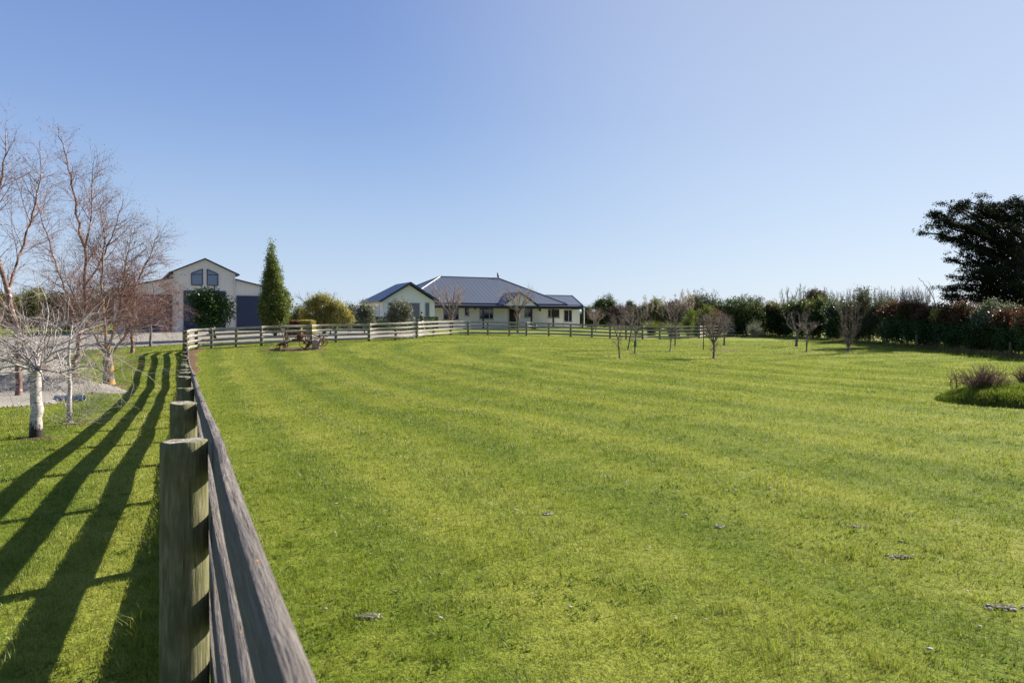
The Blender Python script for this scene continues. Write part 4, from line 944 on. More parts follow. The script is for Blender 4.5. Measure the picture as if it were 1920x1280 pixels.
def leafy(name, base, blobs, n, size, mat, label, cat, bark_m=None, trunk_r=.1, group=None, seed=0, clump=.16, per=14, shell=.33, droop=None, tops=None, stems=1, limbs=10, aspect=.55, min_z=None):
    rng = np.random.default_rng(seed + 1000); t = empty(name, base, label, cat, group); org = np.array(base, float)
    C, D = foliage(rng, blobs, n, clump, per, shell)
    mz = base[2] + .03 if min_z is None else min_z
    ok = C[:, 2] > mz; C, D = C[ok], D[ok]
    leaf_mesh('crown', C - org, rng, size, mat, t, aspect, droop, D, per)
    if tops:
        mt, zf, frac = tops; zl = np.quantile(C[:, 2], zf); top = C[C[:, 2] > zl]; top = top[rng.random(len(top)) < frac]
        if len(top) > 1000: leaf_mesh('crown_tips', top + rng.normal(0, clump * .8, top.shape) + np.array([0, 0, clump * .5]) - org, rng, size * 1.05, mt, t, aspect)
    pol = []
    bl = np.array(blobs, float); ctr = bl[:, :3].mean(0)
    for s_ in range(stems):
        q = np.array([base[0] + (rng.normal(0, .12) if stems > 1 else 0), base[1] + (rng.normal(0, .12) if stems > 1 else 0), base[2] - .1])
        tgt = ctr + (rng.normal(0, .3, 3) if stems > 1 else 0)
        pts = [q + (tgt - q) * f + rng.normal(0, .03, 3) * (f > 0) for f in np.linspace(0, 1, 6)]
        pol.append((pts, list(np.linspace(trunk_r, trunk_r * .5, 6))))
    for k in range(limbs):
        b = blobs[rng.integers(len(blobs))]; P, _ = pol[rng.integers(stems)]; q, d, f = poly_at(P, rng.uniform(.3, .95))
        dd = rng.normal(0, 1, 3); dd /= np.linalg.norm(dd); e = np.array(b[:3]) + dd * np.array(b[3:6]) * .75
        if e[2] < q[2]: e[2] = q[2] + .1
        pol.append(([q + (e - q) * f + np.array([0, 0, .12 * math.sin(f * 3)]) + rng.normal(0, .03, 3) * (f > 0) for f in np.linspace(0, 1, 5)], list(np.linspace(trunk_r * .38, trunk_r * .08, 5))))
    tubes('trunk', pol, bark_m or M['greybark'], t, org)
    return t
def shrub(px, py, Z, top, hwpx, mat, label, cat='shrub', n=9000, size=.13, bot=.35, name='hedge_shrub', group=None, tops=None, seed=None, depth=1.0, nb=7, base=None, **kw):
    """a shrub standing at depth Z whose top and half width are read in the photograph"""
    x = X(px, Z); h = H(x, Z); zt = zz(top, Z); hw = hwpx / FP * Z; seed = seed if seed is not None else int(px)
    rng = np.random.default_rng(seed); b0 = h + bot; hh = zt - b0; blobs = [(x, Z, b0 + hh * .5, hw * .8, hw * .8 * depth, hh * .48)]
    boxy = kw.pop('boxy', False)
    for k in range(nb):
        a = rng.uniform(0, 2 * math.pi); f = rng.uniform(.25, .62) if not boxy else rng.uniform(.35, .8); rz = hh * rng.uniform(.2, .32); zc_ = b0 + rng.uniform(.25, .97) * hh - rz * .6
        blobs.append((x + math.cos(a) * hw * f, Z + math.sin(a) * hw * f * depth, max(zc_, b0 + rz * .8), hw * rng.uniform(.35, .5), hw * .45 * depth, rz))
    return leafy(name, (x, Z, h), blobs, n, size, mat, label, cat, trunk_r=kw.pop('trunk_r', .07), seed=seed, tops=tops, group=group, stems=kw.pop('stems', 3), **kw)
# in front of the barn and along the gravel
Z = 48.; shrub(401, 0, Z, 547, 46, M['lf_dark'], 'round dark glossy evergreen tree in front of the middle roller door', 'evergreen tree', 15000, .15, .95, 'evergreen_tree', seed=1, stems=3, trunk_r=.07, tops=(M['lf_gold'], .9, .10))
# cypress
Z = 50.; x = X(516, Z); h = H(x, Z); bl = []
for zt_, wpx, cx in ((604, 26, 515), (590, 31, 516), (575, 33, 517), (558, 27, 514), (540, 21, 513), (522, 17, 512), (504, 12, 511), (488, 9, 510), (474, 6.5, 508), (464, 3.5, 507)):
    wpx *= .86; r_ = wpx / FP * Z; bl.append((X(cx, Z), Z, zz(zt_, Z), r_, r_, .75 if wpx > 8 else .45))
    for _q in range(3 if wpx > 8 else 1):
        _a = (cx * 7 + _q * 2.3) % 6.28; bl.append((X(cx + wpx * .8 * math.cos(_a), Z), Z + wpx / FP * Z * .5 * math.sin(_a), zz(zt_ - 5 - 4 * _q, Z), r_ * .28, r_ * .28, .55))
    if wpx > 10: bl.append((X(cx + wpx * .55, Z), Z - .3, zz(zt_ - 9, Z), r_ * .42, r_ * .4, .6)); bl.append((X(cx - wpx * .6, Z), Z - .2, zz(zt_ - 5, Z), r_ * .38, r_ * .4, .55))
leafy('cypress_tree', (x, Z, h), bl, 34000, .12, M['lf_cyp'], 'tall pointed conical cypress between the barn and the house', 'cypress', M['darkbark'], .13, seed=2, clump=.12, per=12, shell=.22)
# golden weeping tree
Z = 54.; x = X(606, Z); h = H(x, Z); bl = []
for cx, cy, rw, rh in ((588, 571, 15, 12), (606, 561, 16, 9), (626, 572, 15, 10), (643, 585, 11, 11), (574, 590, 11, 12), (608, 586, 20, 15), (655, 599, 7, 9), (630, 598, 14, 11), (594, 600, 14, 10)):
    bl.append((X(cx, Z), Z + (cx % 3 - 1) * .3, zz(cy, Z), rw / FP * Z, rw / FP * Z * .8, rh / FP * Z))
leafy('weeping_tree', (x, Z, h), bl, 22000, .13, M['lf_gold'], 'broad golden weeping tree right of the cypress', 'weeping tree', M['greybark'], .16, seed=3, clump=.14, droop=1.8, aspect=.35)
rng = np.random.default_rng(77)
st = [([(x, Z, h + 1.2), W3(600 + k * 9 - 20, 580, Z), W3(596 + k * 14 - 30, 560, Z), W3(590 + k * 17 - 30, 551 + abs(k - 2) * 3, Z)], .04, .01) for k in range(5)]
bare_tree('sapling', (x, Z, h), [([(x + .4, Z + .6, h), (x + .5, Z + .6, h + 1.5)], .05, .05)] + st, [dict(n=7, t0=.5, ang=.7, L=.9, r=.014, seg=6, up=-.05, wig=.2), dict(n=4, t0=.3, ang=.7, L=.5, r=.009, seg=4, up=-.1, wig=.2)], (M['greybark'], M['palebark']), 'bare twiggy sapling poking out above the golden weeping tree', 'sapling', None, 6)
shrub(562, 0, 58, 570, 17, M['lf_yel'], 'small dark loose tree between the cypress and the golden tree', 'small tree', 3500, .12, .6, 'small_tree', seed=4, shell=.5)
# olives
for px, top, hw, Z, lb, nn in ((683, 566, 26, 56.5, 'grey green olive tree left of the gabled wing', 7500), (748, 561, 28, 55.5, 'grey green olive tree in front of the big window of the gabled wing', 9500), (657, 570, 12, 58, 'thin olive tree just right of the golden weeping tree', 2600)):
    shrub(px, 0, Z, top, hw, M['lf_olive'], lb, 'olive tree', nn, .12, .8, 'olive_tree', 'olive trees in front of the house', seed=px, shell=.45, clump=.14, stems=2, trunk_r=.06)
# clipped hedges
def hedge(name, px0, px1, Z, top, dep, mat, label, cat='clipped hedge', n=6000, size=.08, tops=None, seed=0):
    x0, x1 = X(px0, Z), X(px1, Z); rng = np.random.default_rng(seed); h = H((x0 + x1) / 2, Z); zt = zz(top, Z)
    t = empty(name, ((x0 + x1) / 2, Z + dep / 2, h), label, cat); org = np.array(t.location)
    P = rng.random((n, 3)) * [x1 - x0, dep, zt - h] + [x0, Z, h]; ax = rng.integers(0, 4, n)
    P[ax == 0, 2] = zt; P[ax == 1, 1] = Z; P[(ax == 2) & (rng.random(n) < .5), 0] = x1; P += rng.normal(0, .035, P.shape)
    P[:, 2] = np.minimum(P[:, 2], zt + .08 - .1 * np.clip(np.abs((P[:, 0] - (x0 + x1) / 2) / ((x1 - x0) / 2)) - .85, 0, 1) * 4)
    leaf_mesh('foliage', P - org, rng, size, mat, t)
    pol = []
    for _ in range(int((x1 - x0) * 3)):
        a = np.array([rng.uniform(x0 + .1, x1 - .1), Z + dep * .5, h - .1]); b = a + np.array([rng.normal(0, .15), rng.normal(0, .1), (zt - h) * .85]); pol.append(([a + (b - a) * f for f in (0, .5, 1)], [.02, .015, .006]))
    tubes('stem', pol, M['darkbark'], t, org); t.children[-1]['kind'] = 'stuff'
    return t
hedge('clipped_hedge', 698, 819, 62.6, 594.8, .9, M['lf_dark'], 'long low dark clipped hedge under the windows of the gabled wing', n=14000, size=.09)
hedge('clipped_hedge', 560, 584, 50.5, 601.5, 1.1, M['lf_gold'], 'small yellow clipped hedge right of the cypress trunk', n=6000, size=.09)
hedge('clipped_hedge', 532, 559, 50.7, 602, 1.0, M['lf_redtop'], 'small copper brown clipped hedge beside the yellow one', n=6000, size=.09)
hedge('clipped_hedge', 520, 700, 66, 594, 1.2, M['lf_dark'], 'long dark hedge behind the cypress and the golden tree', n=14000, size=.13)
hedge('clipped_hedge', 640, 724, 60.2, 602, .8, M['lf_dark'], 'short dark hedge behind the left olive tree', n=8000, size=.09)
shrub(999, 0, 70, 608, 7, M['lf_dark'], 'small low round shrub at the foot of the verandah post', 'shrub', 900, .08, .02, 'low_shrub', seed=9, nb=2)
shrub(966, 0, 73, 607, 6, M['lf_dark'], 'small low bush beside the front door', 'shrub', 700, .08, .02, 'low_shrub', seed=10, nb=2)

# shelter hedge at the right: one thing per shrub
HS_ = [(1104, 93, 571, 20, 'lf_green', 'broad dark green shrub just right of the house end', None),
       (1134, 91, 553, 17, 'lf_green', 'green conifer-like shrub with a pointed top right of the house', None),
       (1158, 90, 568, 18, 'lf_purple', 'dull purple brown shrub behind the two leftmost fruit trees', None),
       (1184, 92, 564, 10, 'lf_green', 'small round-headed green tree poking over the purple shrubs', None),
       (1205, 89, 566, 20, 'lf_dkolive', 'olive toned shrub in the far hedge, left of the pale topped one', None),
       (1236, 88, 559, 19, 'lf_yel', 'pale topped yellow green shrub in the far hedge', ('lf_olive', .8, .4)),
       (1268, 87, 562, 20, 'lf_purple', 'dark purple shrub behind the pampas plumes', ('lf_redtop', .88, .3)),
       (1294, 86, 559, 14, 'lf_green', 'dark green shrub left of the tall grey green one', None),
       (1314, 84, 543, 24, 'lf_dkolive', 'tall grey green bushy tree rising above the far hedge', None),
       (1345, 84, 561, 16, 'lf_green', 'dark shrub in the gap right of the tall grey green tree', None),
       (1368, 73, 566, 26, 'lf_green', 'left half of the big glossy bush above the fence end', ('lf_green', .7, .3)),
       (1397, 72, 553, 34, 'lf_green', 'large glossy green bush at the right end of the rail fence', ('lf_white', .6, .10)),
       (1432, 76, 561, 24, 'lf_green', 'bush with copper tips right of the large glossy bush', ('lf_redtop', .8, .3)),
       (1462, 75, 565, 21, 'lf_green', 'rounded dark shrub with pale yellow top behind the pale branched fruit tree', ('lf_gold', .86, .5)),
       (1496, 71, 561, 22, 'lf_dark', 'dark rounded shrub with yellow green top right of the pale topped one', ('lf_yel', .82, .5)),
       (1535, 68, 555, 25, 'lf_green', 'bright topped green shrub left of the vase shaped bare tree', ('lf_yel', .78, .55)),
       (1573, 64, 560, 22, 'lf_dark', 'dark shrub directly behind the vase shaped bare tree', ('lf_olive', .85, .4)),
       (1604, 60, 562, 22, 'lf_green', 'dark green shrub right of the vase shaped bare tree', ('lf_olive', .85, .4)),
       (1632, 58, 541, 26, 'lf_dkolive', 'tall pale green tree standing above the hedge', ('lf_white', .75, .12)),
       (1661, 56, 553, 20, 'lf_dkolive', 'pale green shrub on the right shoulder of the tall pale tree', ('lf_white', .8, .12)),
       (1690, 52, 571, 26, 'lf_dark', 'first dark red topped shrub right of the pale green trees', ('lf_red', .76, .9)),
       (1724, 49, 567, 25, 'lf_dark', 'dark red shrub above the leaning fence post', ('lf_red', .72, .95)),
       (1757, 46.5, 570, 26, 'lf_dark', 'dark red shrub with a patch of cream leaves', ('lf_red', .72, .95)),
       (1790, 44, 572, 26, 'lf_dark', 'dark red shrub under the left end of the big cypress', ('lf_red', .72, .95)),
       (1824, 41.5, 571, 26, 'lf_dark', 'dark red shrub left of the silver white one', ('lf_red', .72, .95)),
       (1876, 38.5, 568, 27, 'lf_green', 'silver white leaved shrub in the red hedge', ('lf_white', .55, .8)),
       (1851, 39.8, 576, 20, 'lf_green', 'small silvery shrub tucked against the last dark red ones', ('lf_white', .6, .6)),
       (1910, 36, 582, 27, 'lf_dark', 'dark red shrub at the right edge of the picture', ('lf_red', .72, .9)),
       (1950, 33, 585, 32, 'lf_dark', 'dark red shrub cut by the right picture edge', ('lf_red', .72, .9))]
for px, Z, top, hw, mt, lb, tp in HS_:
    near = Z < 60; Z += 2.6 if near else (2.0 if Z < 74 else 0); top += 3 if 1480 < px < 1625 else 1
    shrub(px, 0, Z, top, hw * 1.26, M[mt], lb, 'shrub', int(24000 if near else 18000), .12 if near else .15, .16 if near else .05, 'hedge_shrub', 'shrubs of the long shelter hedge',
          tops=(M[tp[0]], tp[1], tp[2]) if tp else None, depth=1.2 if near else 1.0, stems=4, trunk_r=.06, clump=.15, nb=16, limbs=16, shell=.45, boxy=True)
shrub(1757, 0, 47.2, 578, 11, M['lf_gold'], 'patch of cream variegated leaves on the red hedge face', 'shrub', 900, .10, 1.9, 'climber', seed=66, nb=1, stems=1, trunk_r=.02)
# dry undergrowth along the hedge foot and the pampas
def tufts(name, spots, n, hmin, hmax, mat, label, cat, seed, spread=.5, wd=.02, kind='stuff', lean=.9):
    rng = np.random.default_rng(seed); s = np.array(spots, float); k = rng.integers(0, len(s), n)
    x = s[k, 0] + rng.normal(0, spread, n); y = s[k, 1] + rng.normal(0, spread, n)
    o = blades(name, x, y, rng.uniform(.5, 1.2, n) * wd, rng.uniform(hmin, hmax, n), mat, rng, lean); tag(o, label, cat, None, kind); return o
hl = [(X(px, Z + 2.4) - 1.2, Z + 1.2) for px, Z in [(1455, 73), (1490, 69), (1530, 66), (1570, 62), (1600, 58), (1630, 56), (1660, 54), (1690, 50.5), (1712, 48.5), (1740, 46.5), (1765, 44.5), (1790, 42.5), (1815, 40.5), (1835, 39), (1855, 37.5), (1875, 36.5), (1895, 35), (1915, 34), (1940, 32.5), (1965, 31)]]
tufts('undergrowth', hl, 4500, .08, .38, M['lf_dry'], 'dry brown grass and twigs along the foot of the hedge', 'undergrowth', 4, .40, .02)
tufts('undergrowth', hl, 7000, .05, .22, M['lf_long'], 'green weeds growing through the foot of the hedge', 'undergrowth', 5, .7, .025)
def pampas(px, Z, top, seed, lb, npl=7):
    x = X(px, Z); h = H(x, Z); rng = np.random.default_rng(seed); t = empty('pampas_grass', (x, Z, h), lb, 'pampas grass', 'pampas clumps behind the fence')
    n = 900; a = rng.uniform(0, 2 * np.pi, n); pol = []
    o = blades('leaf_clump', np.full(n, 0.) + rng.normal(0, .15, n), rng.normal(0, .15, n), np.full(n, .02), rng.uniform(.8, 1.7, n), M['lf_yel'], rng, 1.3, z=np.zeros(n)); o.parent = t
    for k in range(npl):
        a = rng.uniform(-1, 1); hh = (zz(top, Z) - h) * rng.uniform(.8, 1.0); ds = np.array([a * .9, rng.normal(0, .3), 0])
        pts = [np.array([0, 0, 0]) + ds * f ** 1.6 + np.array([0, 0, hh * f]) for f in np.linspace(0, 1, 7)]
        pl = tubes('plume_stalk', [(pts, [.012] * 7)], M['palebark'], t)
        e = pts[-1]; dd = pts[-1] - pts[-2]; C = np.array([e + dd * rng.uniform(-1.2, 1.3) + rng.normal(0, .07, 3) for _ in range(110)]); leaf_mesh('plume', C, rng, .16, M['plume'], pl, .3)
M['plume'] = leafmat('plume_fluff', [(.2, (.22, .17, .12)), (.6, (.36, .29, .22)), (.9, (.48, .41, .33))], .8, .45, .1)
pampas(1222, 70, 566, 1, 'thin pampas clump with arching plumes behind the thin fruit trees', 4)
pampas(1262, 69, 558, 2, 'pampas clump with tall upright plumes behind the straight trunked fruit tree', 5)
pampas(1300, 70, 556, 3, 'pampas clump with the densest pink brown plumes left of the broad fruit tree', 9)
shrub(1291, 0, 66.5, 583, 11, M['lf_long'], 'bright green spiky bush behind the fence left of the broad fruit tree', 'shrub', 3500, .16, .05, 'spiky_bush', seed=81, nb=3, aspect=.25)
shrub(1318, 0, 70, 572, 20, M['lf_yel'], 'mixed green bush behind the pampas plumes', 'shrub', 7000, .12, .05, 'garden_bush', seed=82)
shrub(1342, 0, 71, 578, 16, M['lf_redtop'], 'copper orange bush behind the broad fruit tree', 'shrub', 5000, .12, .05, 'garden_bush', seed=83, tops=(M['lf_green'], .3, .3))
# pale trailing shrub at the fence end
Z = 70.; shrub(1414, 0, Z, 601, 20, M['lf_white'], 'pale silvery trailing shrub sprawling over the fence end', 'shrub', 3200, .11, .05, 'trailing_shrub', seed=84, shell=.5)

# bare reddish shrubs on the island bed
def twiggy(px, py, top, hwpx, seed, lb, mat=None, n=34):
    b = G(px, py); Z = b[1] + .1; b = (X(px, Z), Z, H(X(px, Z), Z) + .15); rng = np.random.default_rng(seed); zt = zz(top, Z); hw = hwpx / FP * Z; st = []
    for k in range(n):
        a = rng.uniform(0, 6.28); ww = hw * math.sqrt(rng.random()); hh = (zt - b[2]) * rng.uniform(.6, 1) * (1 - .42 * (ww / hw) ** 2)
        st.append(([(b[0] + rng.normal(0, .05), Z + rng.normal(0, .05), b[2] - .08), (b[0] + math.cos(a) * ww * .38 + rng.normal(0, .04), Z + math.sin(a) * ww * .5 + rng.normal(0, .05), b[2] + hh * rng.uniform(.35, .6)), (b[0] + math.cos(a) * ww, Z + math.sin(a) * ww, b[2] + hh)], .009, .004))
    return bare_tree('bare_shrub', b, st, [dict(n=14, t0=.2, ang=.75, L=.27, r=.0045, seg=4, up=.04, wig=.14)], (mat or M['brownbark'], mat or M['brownbark']), lb, 'bare shrub', 'bare shrubs on the island bed', seed)
twiggy(1846, 752, 680, 52, 91, 'dense reddish brown leafless shrub on the raised bed', n=100)
twiggy(1790, 744, 686, 14, 92, 'thin sparse leafless shrub on the left end of the raised bed', n=5)
twiggy(1925, 738, 682, 26, 93, 'leafless shrub on the raised bed at the right picture edge', n=50)

# ------------------------------------------------------------------ big macrocarpa
def macrocarpa():
    Z = 58.; x = X(1945, Z); h = H(x, Z); rng = np.random.default_rng(19)
    t = empty('cypress_tree', (x, Z, h), 'huge old dark spreading cypress with flat layered branches at the right edge', 'cypress'); org = np.array([x, Z, h])
    pol = [([np.array([x, Z, h - .2]), np.array([x - .1, Z, h + 2.5]), np.array([x - .4, Z, h + 5]), np.array([x - .2, Z, h + 8]), np.array([x + .3, Z, h + 10.3])], [.8, .65, .5, .35, .15]),
           ([np.array([x, Z, h + 1.5]), np.array([x + 1, Z + .4, h + 4]), np.array([x + 2.2, Z + .6, h + 7]), np.array([x + 3.2, Z + .5, h + 10])], [.5, .4, .3, .12])]
    pads = []
    # limbs read off the photograph: end point px, py and how much it rises
    ends = [(1728, 436, .0), (1742, 422, .3), (1752, 404, 0), (1775, 382, -.2), (1790, 382, .6), (1812, 376, -.8), (1835, 384, .4), (1860, 382, -.6), (1885, 378, .2), (1905, 374, -.5), (1930, 376, 0), (1775, 446, .9), (1768, 412, -.7), (1806, 398, .9), (1845, 392, -1),
            (1800, 458, -.5), (1788, 470, .3), (1782, 486, 0), (1800, 500, .8), (1792, 518, -.4), (1776, 538, .2), (1765, 560, -.6), (1790, 555, .5), (1810, 532, 0), (1822, 470, 1.2), (1830, 505, -1.4), (1850, 440, .8), (1835, 550, .8),
            (1870, 420, -1.6), (1890, 460, 1.6), (1880, 500, -.9), (1870, 540, 1.1), (1900, 530, -1.8), (1905, 420, 1.4), (1860, 560, -.3), (1960, 375, 0), (1990, 385, .5), (2020, 400, -.5), (2050, 430, .4), (2060, 480, 0), (2040, 520, .6), (2000, 450, -1.2), (1980, 520, 1)]
    for k, (px, py, dz) in enumerate(ends):
        Ze = Z + dz * 3.0; e = np.array(W3(px, py, Ze)); tz = h + np.clip((e[2] - h) * rng.uniform(.45, .75), 1.2, 9.5); q = np.array([x - .3, Z, tz])
        n = 8; arch = .8 if py < 450 else .5
        pts = [q + (e - q) * f + np.array([0, 0, arch * math.sin(f * math.pi) * .9]) + rng.normal(0, .10, 3) * (0 < f < 1) for f in np.linspace(0, 1, n)]
        L = np.linalg.norm(e - q); pol.append((pts, list(np.linspace(.05 + .02 * L, .03, n))))
        m_ = int(6 + L * 2.2)
        for j in range(m_):
            f = rng.uniform(.42, 1.03) if k % 3 else rng.uniform(.3, 1.03)
            c = q + (e - q) * min(f, 1.0) + np.array([0, 0, arch * math.sin(min(f, 1) * math.pi) * .9]); c = c + rng.normal(0, 1, 3) * np.array([.45, .75, .16]) * (1.25 - .5 * f)
            r_ = rng.uniform(.34, .70) * (1.25 - .45 * f); pads.append((c[0], c[1], c[2], r_ * 1.25, r_ * 1.2, r_ * .36))
            if rng.random() < .5: pol.append(([pts[min(int(f * 7), 6)] * (1 - g_) + c * g_ for g_ in (0, .5, 1)], [.035, .025, .012]))
    for _ in range(60):   # inner dark mass on the right
        pads.append((x + rng.normal(1.5, 2.2), Z + rng.normal(0, 2), h + rng.uniform(2, 9.5), rng.uniform(.7, 1.3), 1.0, rng.uniform(.4, .7)))
    C, D = foliage(rng, pads, 130000, .10, 10, .45)
    leaf_mesh('crown', C - org, rng, .15, M['lf_mac'], t, .5)
    tubes('trunk', pol, M['darkbark'], t, org)
macrocarpa()
Z = 56.; bq = (X(1758, Z), Z, H(X(1758, Z), Z))
bare_tree('dead_sapling', bq, [([bq, W3(1758, 600, Z), W3(1752, 560, Z), W3(1738, 538, Z), W3(1722, 520, Z)], .05, .012), ([W3(1752, 560, Z), W3(1748, 545, Z), W3(1741, 528, Z)], .02, .008)], [dict(n=5, t0=.6, ang=.7, L=.4, r=.012, seg=4, up=.03, wig=.15)], (M['darkbark'], M['darkbark']), 'thin bare dead sapling leaning out left of the huge cypress', 'sapling', None, 95)

# ------------------------------------------------------------------ far trees
def far_bare(px, Z, top, hwpx, seed, label, group, mat, src=None):
    x = X(px, Z); h = H(x, Z)
    if src:
        o = src.copy(); COL.objects.link(o); o['label'] = label
        for c in src.children: d = c.copy(); COL.objects.link(d); d.parent = o
        s0 = src['hh']; s_ = (zz(top, Z) - h) / s0; o.location = (x, Z, h); o.scale = (s_, s_, s_); o.rotation_euler = (0, 0, seed * 1.3); return o
    hh = zz(top, Z) - h; rng = np.random.default_rng(seed); hw = hwpx / FP * Z; st = [([(x, Z, h), (x + .1, Z, h + hh * .3), (x - .1, Z, h + hh * .7), (x, Z, h + hh)], hh * .013, .03)]
    for k in range(7):
        a = 6.28 * (k + rng.random()) / 7; z0 = h + hh * rng.uniform(.12, .45)
        st.append(([(x, Z, z0), (x + math.cos(a) * hw * .6, Z + math.sin(a) * hw * .6, z0 + hh * .2), (x + math.cos(a) * hw, Z + math.sin(a) * hw, min(z0 + hh * .55, h + hh * .97))], .10, .03))
    o = bare_tree('bare_tree', (x, Z, h), st, [dict(n=16, t0=.15, ang=.5, L=hh * .17, r=.075, seg=5, up=.14, wig=.1), dict(n=7, t0=.2, ang=.5, L=hh * .09, r=.05, seg=4, up=.1, wig=.12)], (mat, mat), label, 'bare tree', group, seed)
    o['hh'] = hh; return o
pop = [far_bare(1546, 230, 540, 8, 201, 'far bare poplar, leftmost of the row above the hedge', 'row of far bare poplars', M['farbark']),
       far_bare(1700, 232, 542, 8, 202, 'far bare poplar, second from the right end of the row', 'row of far bare poplars', M['farbark'])]
ordn = ['second', 'third', 'fourth', 'fifth', 'sixth', 'seventh', 'eighth', 'ninth', 'tenth', 'eleventh', 'twelfth', 'thirteenth', 'fourteenth', 'fifteenth', 'sixteenth', 'seventeenth']
rr = random.Random(5); pxs = [1558, 1570, 1582, 1595, 1608, 1620, 1648, 1660, 1672, 1684, 1692, 1712, 1722]
for i, px in enumerate(pxs): far_bare(px, 228 + rr.uniform(-6, 8), rr.uniform(537, 549), 8, i + 2, 'far bare poplar, %s from the left in the row above the hedge' % ordn[i], 'row of far bare poplars', None, pop[i % 2])
far_bare(1736, 232, 540, 8, 30, 'far bare poplar, rightmost of the row next to the huge cypress', 'row of far bare poplars', None, pop[1])
far_bare(1478, 170, 541, 16, 203, 'rounded bare tree far behind the hedge, left of the brown domed pine', None, M['farbark'])
far_bare(1500, 175, 534, 13, 204, 'tallest bare tree behind the hedge, just left of the brown domed pine', None, M['farbark'])
shrub(1527, 0, 130, 543, 23, M['lf_pine'], 'brown domed pine far behind the hedge', 'pine', 7000, .28, 3.2, 'pine_tree', seed=205, clump=.3, trunk_r=.2, stems=1)
# trees and bushes left behind the birches
LT = [(8, 92, 548, 34, 'lf_yel', 'yellow green tree behind the leftmost birch trunk'), (58, 95, 541, 32, 'lf_yel', 'broad yellow green tree filling the gap left of the tallest birch'), (112, 90, 546, 34, 'lf_green', 'dull green tree behind the tallest birch stem'),
      (165, 96, 538, 32, 'lf_yel', 'olive green tree behind the lichened birch'), (215, 92, 548, 28, 'lf_pine', 'brownish tree left of the barn'), (-40, 88, 550, 40, 'lf_green', 'dark green tree at the left picture edge'), (250, 98, 556, 20, 'lf_green', 'dark green tree touching the left wall of the barn')]
for px, Z, top, hw, mt, lb in LT: shrub(px, 0, Z, top, hw, M[mt], lb, 'tree', 11000, .24, .3, 'background_tree', 'trees beyond the gravel drive', seed=px + 300, trunk_r=.14, clump=.25)
for px, Z, top, hw, mt, lb in ((30, 72, 598, 20, 'lf_purple', 'low dark brown bush beyond the gravel, left'), (80, 70, 600, 24, 'lf_purple', 'low dark brown bush with red flecks beyond the gravel, middle'), (125, 71, 603, 20, 'lf_dark', 'low dark green bush beyond the gravel, right'), (165, 72, 604, 18, 'lf_redtop', 'low copper bush beyond the gravel near the barn')):
    shrub(px, 0, Z, top, hw, M[mt], lb, 'bush', 5000, .13, .02, 'low_bush', 'low bushes beyond the gravel', seed=px + 400)
# far paddock shelter belt hiding the horizon
for i, (px, Z, top, hw, lb) in enumerate([(560, 150, 590, 40, 'far low tree clump behind the golden weeping tree'), (640, 160, 588, 45, 'far low tree clump behind the olive trees'), (1100, 170, 588, 50, 'far tree clump right behind the house end'), (1190, 165, 586, 55, 'far tree clump behind the purple hedge shrubs'),
        (1290, 170, 588, 55, 'far tree clump behind the pampas'), (1390, 160, 586, 55, 'far tree clump behind the large glossy bush'), (1490, 150, 588, 55, 'far tree clump behind the pale topped hedge shrubs'), (1600, 140, 588, 60, 'far tree clump behind the vase shaped tree'), (1710, 130, 590, 60, 'far tree clump behind the red hedge'), (1820, 120, 590, 70, 'far tree clump behind the red hedge below the huge cypress'), (1920, 115, 588, 70, 'far tree clump at the right edge behind the hedge')]):
    shrub(px, 0, Z, top, hw, M['lf_pine' if i > 5 else 'lf_green'], lb, 'tree clump', 5000, .4, .1, 'far_trees', 'far tree clumps on the horizon', seed=500 + i, clump=.4, trunk_r=.2)

